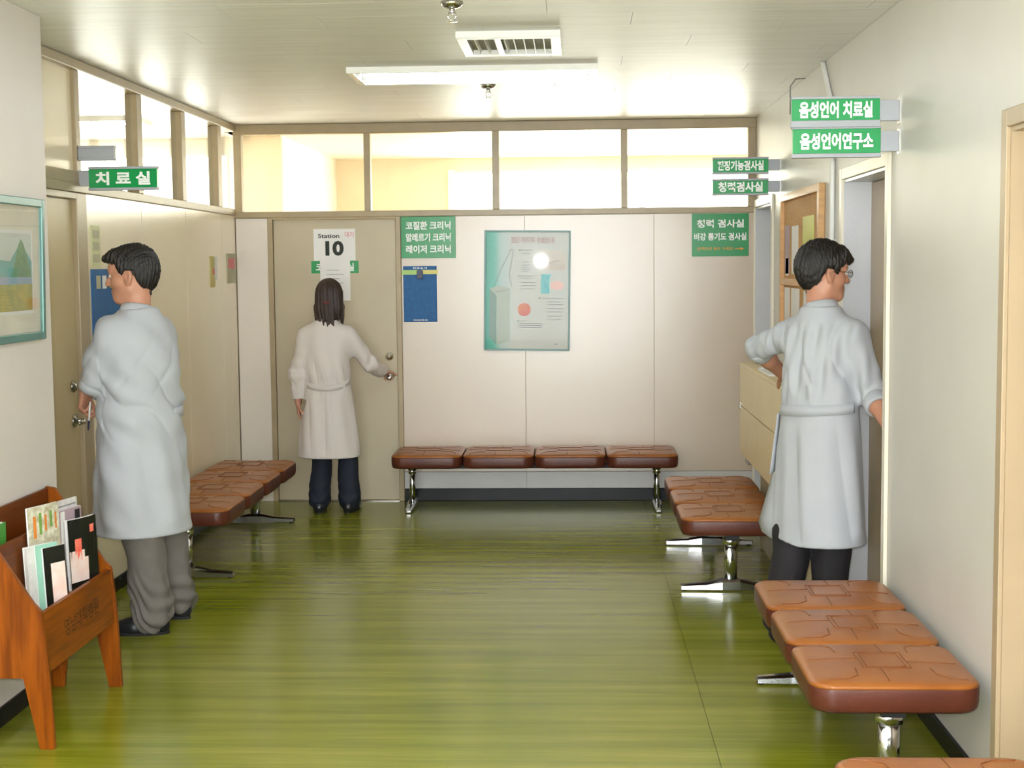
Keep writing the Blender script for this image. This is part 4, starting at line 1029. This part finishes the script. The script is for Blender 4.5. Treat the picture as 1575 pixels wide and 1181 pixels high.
    ct = put('lab_coat', V.mesh('lab_coat', coat, cdisp, 2), root)
    # hem band
    # collar
    cb = nb+V3(0, 0, opt.get('collar_z', .012)); axn = unit(Hh+Rn@V3(0, -.03, -.05)-nb)
    cr_ = opt.get('collar_r', .068)*f
    ringpart('collar', coat, ct, cb, axn, [(cr_-.006, .0), (cr_-.010, .034), (cr_-.004, .040), (cr_+.004, .036), (cr_+.016, -.004), (cr_+.012, -.008)], 30, .95)
    return root, ct, body, j, F, B


D2 = math.radians
# ---------------- man with the pen by the side door
tabA = [(.40, .0, -.01, .228, .205), (.60, 0, -.01, .22, .192), (.85, 0, -.01, .205, .175), (.95, 0, -.012, .2, .168), (1.06, 0, -.015, .195, .16), (1.2, 0, -.02, .192, .155), (1.30, 0, -.02, .178, .14), (1.40, 0, -.02, .13, .105), (1.47, 0, -.018, .078, .076)]
def foldA(p):
    x, y, z = p[:, 0], p[:, 1], p[:, 2]; th = np.arctan2(y, x)
    low = 1-sstep(z, .75, 1.0); mid = np.exp(-((z-1.05)/.13)**2)
    return low*(.009*np.sin(th*5+1+z*3)+.004*np.sin(th*9+z*6))+mid*.009*np.sin(z*46+th*4.5)*(.6+.4*np.sin(th*3+z*9))+.005*np.sin(x*30+z*26)*(1-low)+.004*np.sin(y*34-z*31)+.011*mid*crease(z*17+th*2.2+.6*np.sin(th*4))+.004*low*sstep(z, .5, .7)*crease(th*2.6+z*2.2+.8)+.008*np.exp(-((z-1.2)/.1)**2)*crease(z*14-th*3.1+1)
A_ = person('man in white coat and grey trousers holding a pen by the side door', (-2.0, 6.43), D2(56), (-2.015, 6.45, 1.622), D2(90), D2(-4), 1.06,
  dict(sh_l=(-2.075, 6.31, 1.37), el_l=(-2.172, 6.33, 1.155), wr_l=(-2.12, 6.53, 1.11), sh_r=(-1.925, 6.55, 1.37), el_r=(-2.05, 6.70, 1.12), wr_r=(-2.258, 6.47, 1.09),
       kn_l=(-1.965, 6.33, .46), kn_r=(-1.92, 6.53, .46), an_l=(-1.93, 6.30, .08), an_r=(-1.905, 6.60, .08)),
  tabA, .45, M_coat, M_trg,
  dict(hand_l=((.35, .9, -.1), (.8, -.2, -.2), .5), hand_r=((-.05, -.3, -.9), (.85, -.2, -.1), 1.0, .05, .6), trouser=(.088, .09), toe_l=(-.97, -.1), toe_r=(-.9, .3),
       slv_l=.8, slv_r=.86, fold=foldA, cuff=.022, crumple=1.2, sleeve=(.07, .066, .06, .05)))
rootA, coatA, bodyA, jA, FA, BA = A_
short_hair(bodyA, FA, M_hair, [(-.13, -.07), (-.075, -.078), (-.045, -.045), (-.03, .012), (.012, .016), (.018, -.004), (.036, .0), (.05, .045), (.075, .052), (.12, .058)], [((0, .07, .088), (0, .108, .08), .03, .016), ((.03, .06, .09), (.02, .1, .085), .026, .014), ((-.03, .06, .09), (-.025, .1, .082), .026, .014)], .004, .012)
band('belt', M_coat, coatA, tabA, D2(-72), D2(-5), lambda t: 1.0, .045, .003, .005)
pen = thing('pen', 'white and blue ballpoint pen in the hand of the man by the door', 'pen', (-2.19, 6.45, .95))
pen.matrix_world = Matrix.Translation((-2.222, 6.395, .935)) @ Matrix.Rotation(D2(6), 4, 'Y')
MB().lathe([(.0042, .0), (.0042, .11), (.003, .118), (0, .118)], 10).build('barrel', M_white, pen)
MB().lathe([(.001, -.018), (.004, -.006), (.0048, 0), (.0048, .03), (0, .03)], 10).build('tip', M_navy, pen)

# ---------------- woman at the back door
tabB = [(.36, 0, -.01, .212, .16), (.6, 0, -.01, .19, .145), (.8, 0, -.012, .165, .132), (.875, 0, -.012, .146, .118), (.92, 0, -.016, .152, .128), (1.0, 0, -.016, .153, .124), (1.12, 0, -.012, .152, .115), (1.20, 0, -.012, .142, .10), (1.265, 0, -.012, .085, .075), (1.29, 0, -.012, .065, .062)]
def foldB(p):
    x, y, z = p[:, 0], p[:, 1], p[:, 2]; th = np.arctan2(y, x)
    low = 1-sstep(z, .7, .88)
    return low*(.006*np.sin(th*6+2)+.003*np.sin(th*11+z*7))-.006*np.exp(-(x/.008)**2)*low*(y < 0)+np.exp(-((z-.95)/.08)**2)*.006*np.sin(th*9+z*16)+.004*np.sin(x*45+z*9)*(1-low)+.007*np.exp(-((z-.93)/.09)**2)*crease(th*7+z*8)+.005*low*crease(th*3.2+z*1.5)
B_ = person('woman in white coat reaching for the knob of the back door', (-1.668, 9.56), 0, (-1.652, 9.585, 1.443), D2(4), D2(-6), .97,
  dict(sh_l=(-1.795, 9.55, 1.20), el_l=(-1.868, 9.52, .95), wr_l=(-1.868, 9.53, .745), sh_r=(-1.535, 9.55, 1.20), el_r=(-1.385, 9.62, .99), wr_r=(-1.325, 9.835, .925),
       kn_l=(-1.715, 9.57, .42), kn_r=(-1.545, 9.57, .42), an_l=(-1.735, 9.52, .07), an_r=(-1.53, 9.53, .07)),
  tabB, .375, M_coatw, M_trn,
  dict(f=.86, leg=.9, h=.005, hand_l=((.0, .12, -1), (.95, .2, .0), .4), hand_r=((.12, .9, -.12), (.25, .1, -.9), .75, .1, .5), trouser=(.066, .075), toe_l=(-.1, 1), toe_r=(.1, 1),
       slv_l=.88, slv_r=.88, fold=foldB, cuff=.012, crumple=.5, sleeve=(.072, .066, .062, .05), collar_r=.07, shoe_mat=M_shoe))
rootB, coatB, bodyB, jB, FB, BB = B_
band('belt', M_coatw, coatB, tabB, D2(-172), D2(-8), lambda t: .895-.045*math.sin(PI*t), .04, .004, .004)
# shoulder-length hair with ragged ends
V = Vol(FB.H-V3(.16, .17, .27), FB.H+V3(.16, .15, .18), .005); G = Frame(V, FB.H, FB.R, FB.hs)
G.ell((0, -.012, .032), (.092, .112, .108), .01); G.ell((0, -.03, -.06), (.092, .085, .11), .04)
for x, yb, zb in ((-.078, -.03, -.17), (-.055, -.065, -.185), (-.028, -.085, -.19), (.0, -.09, -.205), (.028, -.085, -.215), (.062, -.05, -.15), (.085, -.02, -.175), (-.085, .0, -.15)):
    G.cone((x*.95, yb, -.06), (x*1.08, yb-.005, zb), .028, .007, .012)
G.op(lambda x, y, z: (np.minimum(y-.035+0*x, .03-z)+0*x)*-1 if False else np.where(z < .045, y-.045, -.05)+0*x, -.3, .2, .004, 'i')
def hdisp(p, vn):
    q = (p-FB.H)@FB.R; an = np.arctan2(q[:, 0], -q[:, 1]-.0)
    return .0028*np.sin(an*26+q[:, 2]*12)+.002*np.sin(an*47+q[:, 2]*20)
hr = put('hair', V.mesh('hair', M_hairw, hdisp, 1), bodyB)
MB().box((-.022, -.122, -.028), (.022, -.112, -.016), 0, .004, Matrix.Translation(FB.H)).build('hair_clip', mat('red_hair_clip', (120, 24, 24), .3), hr)

# ---------------- man leaning on the cabinet at the right
tabC = [(.38, .0, -.01, .205, .185), (.60, 0, -.01, .195, .168), (.85, 0, -.01, .182, .15), (.95, 0, -.012, .175, .14), (1.03, 0, -.015, .168, .132), (1.12, 0, -.014, .17, .134), (1.22, 0, -.012, .17, .13), (1.32, 0, -.015, .150, .115), (1.41, 0, -.015, .10, .088), (1.46, 0, -.012, .074, .074)]
def foldC(p):
    x, y, z = p[:, 0], p[:, 1], p[:, 2]; th = np.arctan2(y, x)
    low = 1-sstep(z, .8, 1.02); up = sstep(z, 1.02, 1.12)*(1-sstep(z, 1.36, 1.42))
    return low*(.008*np.sin(th*5+2.4)+.004*np.sin(th*10+z*5))+up*(1-sstep(y, -.02, .05))*(.008*np.sin(x*62+z*10+1)+.004*np.sin(x*110-z*14))+.009*up*(1-sstep(y, -.02, .05))*crease(x*24+z*5+.5*np.sin(z*16))+.007*low*crease(th*2.7+z*1.8)
def cutC(V):
    # side vent on his left, open towards the hem
    def f(X, Y, Z):
        w_ = np.clip((.80-Z)*.085, -.002, .04)
        return np.maximum(np.maximum(np.abs(Y+.075+.05*(.8-Z))-w_, X+.10), Z-.80)
    V.op(f, (-.30, -.25, .36), (-.10, .1, .82), .002, 's')
C__ = person('man in white coat and black trousers leaning on the cream cabinet', (1.075, 6.24), D2(-42), (1.085, 6.27, 1.603), D2(-76), D2(-3), 1.0,
  dict(sh_l=(.968, 6.34, 1.345), el_l=(.838, 6.56, 1.262), wr_l=(.985, 6.735, 1.125), sh_r=(1.19, 6.145, 1.34), el_r=(1.272, 6.12, 1.085), wr_r=(1.298, 5.955, .975),
       kn_l=(.955, 6.26, .46), kn_r=(1.12, 6.22, .46), an_l=(.905, 6.20, .08), an_r=(1.11, 6.21, .08)),
  tabC, .435, M_coat, M_trk,
  dict(hand_l=((.6, .75, -.28), (.1, .1, -1), .05), hand_r=((.1, -.85, -.45), (.8, -.1, -.3), .8, .1, .5), trouser=(.082, .078), toe_l=(-.05, 1), toe_r=(.5, .85),
       slv_l=.12, slv_r=.30, fold=foldC, cuff=.03, crumple=.7, sleeve=(.064, .056, .05, .048), cut=cutC, hemcurve=lambda X, Y: .035*np.clip(-X/.2, 0, 1)))
rootC, coatC, bodyC, jC, FC, BC = C__
short_hair(bodyC, FC, M_hair, [(-.13, -.075), (-.075, -.08), (-.045, -.04), (-.03, .014), (.012, .018), (.02, .002), (.038, .006), (.05, .035), (.075, .04), (.12, .042)], [((0, .07, .085), (0, .112, .062), .036, .02), ((.035, .06, .085), (.035, .1, .06), .032, .018), ((-.035, .06, .085), (-.035, .1, .06), .032, .018)], .004, .024)
for s_, t_, r_ in (('l', .12, .050), ('r', .30, .052)):
    el, wr = jC['el_'+s_], jC['wr_'+s_]; c_ = el+(wr-el)*t_
    ringpart('rolled_cuff', M_coat, coatC, c_, unit(wr-el), [(r_-.012, .018), (r_-.002, .024), (r_+.006, .016), (r_+.007, -.03), (r_+.001, -.038), (r_-.012, -.03)], 28)
band('belt', M_coat, coatC, tabC, D2(-175), D2(-5), lambda t: 1.005+.03*t, .045, .007, .004)
# loose belt end hanging at his left side
MB().add(*loft([[(-.176-.028*t, -.05-.0*t, 1.0-.27*t), (-.181-.028*t, -.05-.0*t, 1.0-.27*t), (-.176-.026*t, -.082-.02*t, .99-.27*t), (-.171-.026*t, -.082-.02*t, .99-.27*t)] for t in [k/8 for k in range(9)]]), 0, True).build('belt_end', M_coat, coatC)
# front panel of the coat swinging out past the side vent
def LC(p): return BC.T@(np.array(p, float)-V3(1.075, 6.24, 0))
rg = []
for k in range(9):
    t = k/8; s_ = t**1.3
    a = LC((.935-.10*s_, 6.37+.10*s_, .98-.50*t)); b = LC((.93-.035*s_, 6.27-.0*s_, .98-.56*t)); m_ = (a+b)/2+V3(-.025, -.01, 0)*(.4+.6*t); n_ = unit(np.cross(b-a, V3(0, 0, 1)))*.004
    rg.append([tuple(a), tuple(m_), tuple(b), tuple(b+n_), tuple(m_+n_), tuple(a+n_)])
MB().add(*loft(rg), 0, True).build('coat_front_panel', M_coat, coatC)
# spectacles
sp = thing('spectacles', 'thin wire spectacles worn by the man leaning on the cabinet', 'spectacles'); sp.matrix_world = Matrix.Translation((1.075, 6.24, 0)) @ Matrix.Rotation(D2(-42), 4, 'Z') @ Matrix.Translation(FC.t(0, .108, 0)); SO = FC.t(0, .108, 0)
GT = lambda x, y, z: FC.t(x, y, z)-SO
for s_ in (-1, 1):
    fr_ = MB(); pts = []
    for k in range(21):
        an = 2*PI*k/20; pts.append(GT(s_*.033+.021*math.cos(an), .108, .006+.016*math.sin(an)))
    fr_.tube(pts, .0013, 6, cap=False)
    rim = fr_.build('lens_rim', M_wire, sp)
    MB().add(pts[:-1], [tuple(range(20))]).build('lens', M_lens, rim)
    MB().tube([GT(s_*.054, .107, .010), GT(s_*.074, .095, .010), GT(s_*.084, .02, .012), GT(s_*.086, -.012, .006)], .0014, 6).build('temple', M_wire, sp)
MB().tube([GT(-.012, .109, .010), GT(0, .112, .013), GT(.012, .109, .010)], .0013, 6).build('bridge', M_wire, sp)
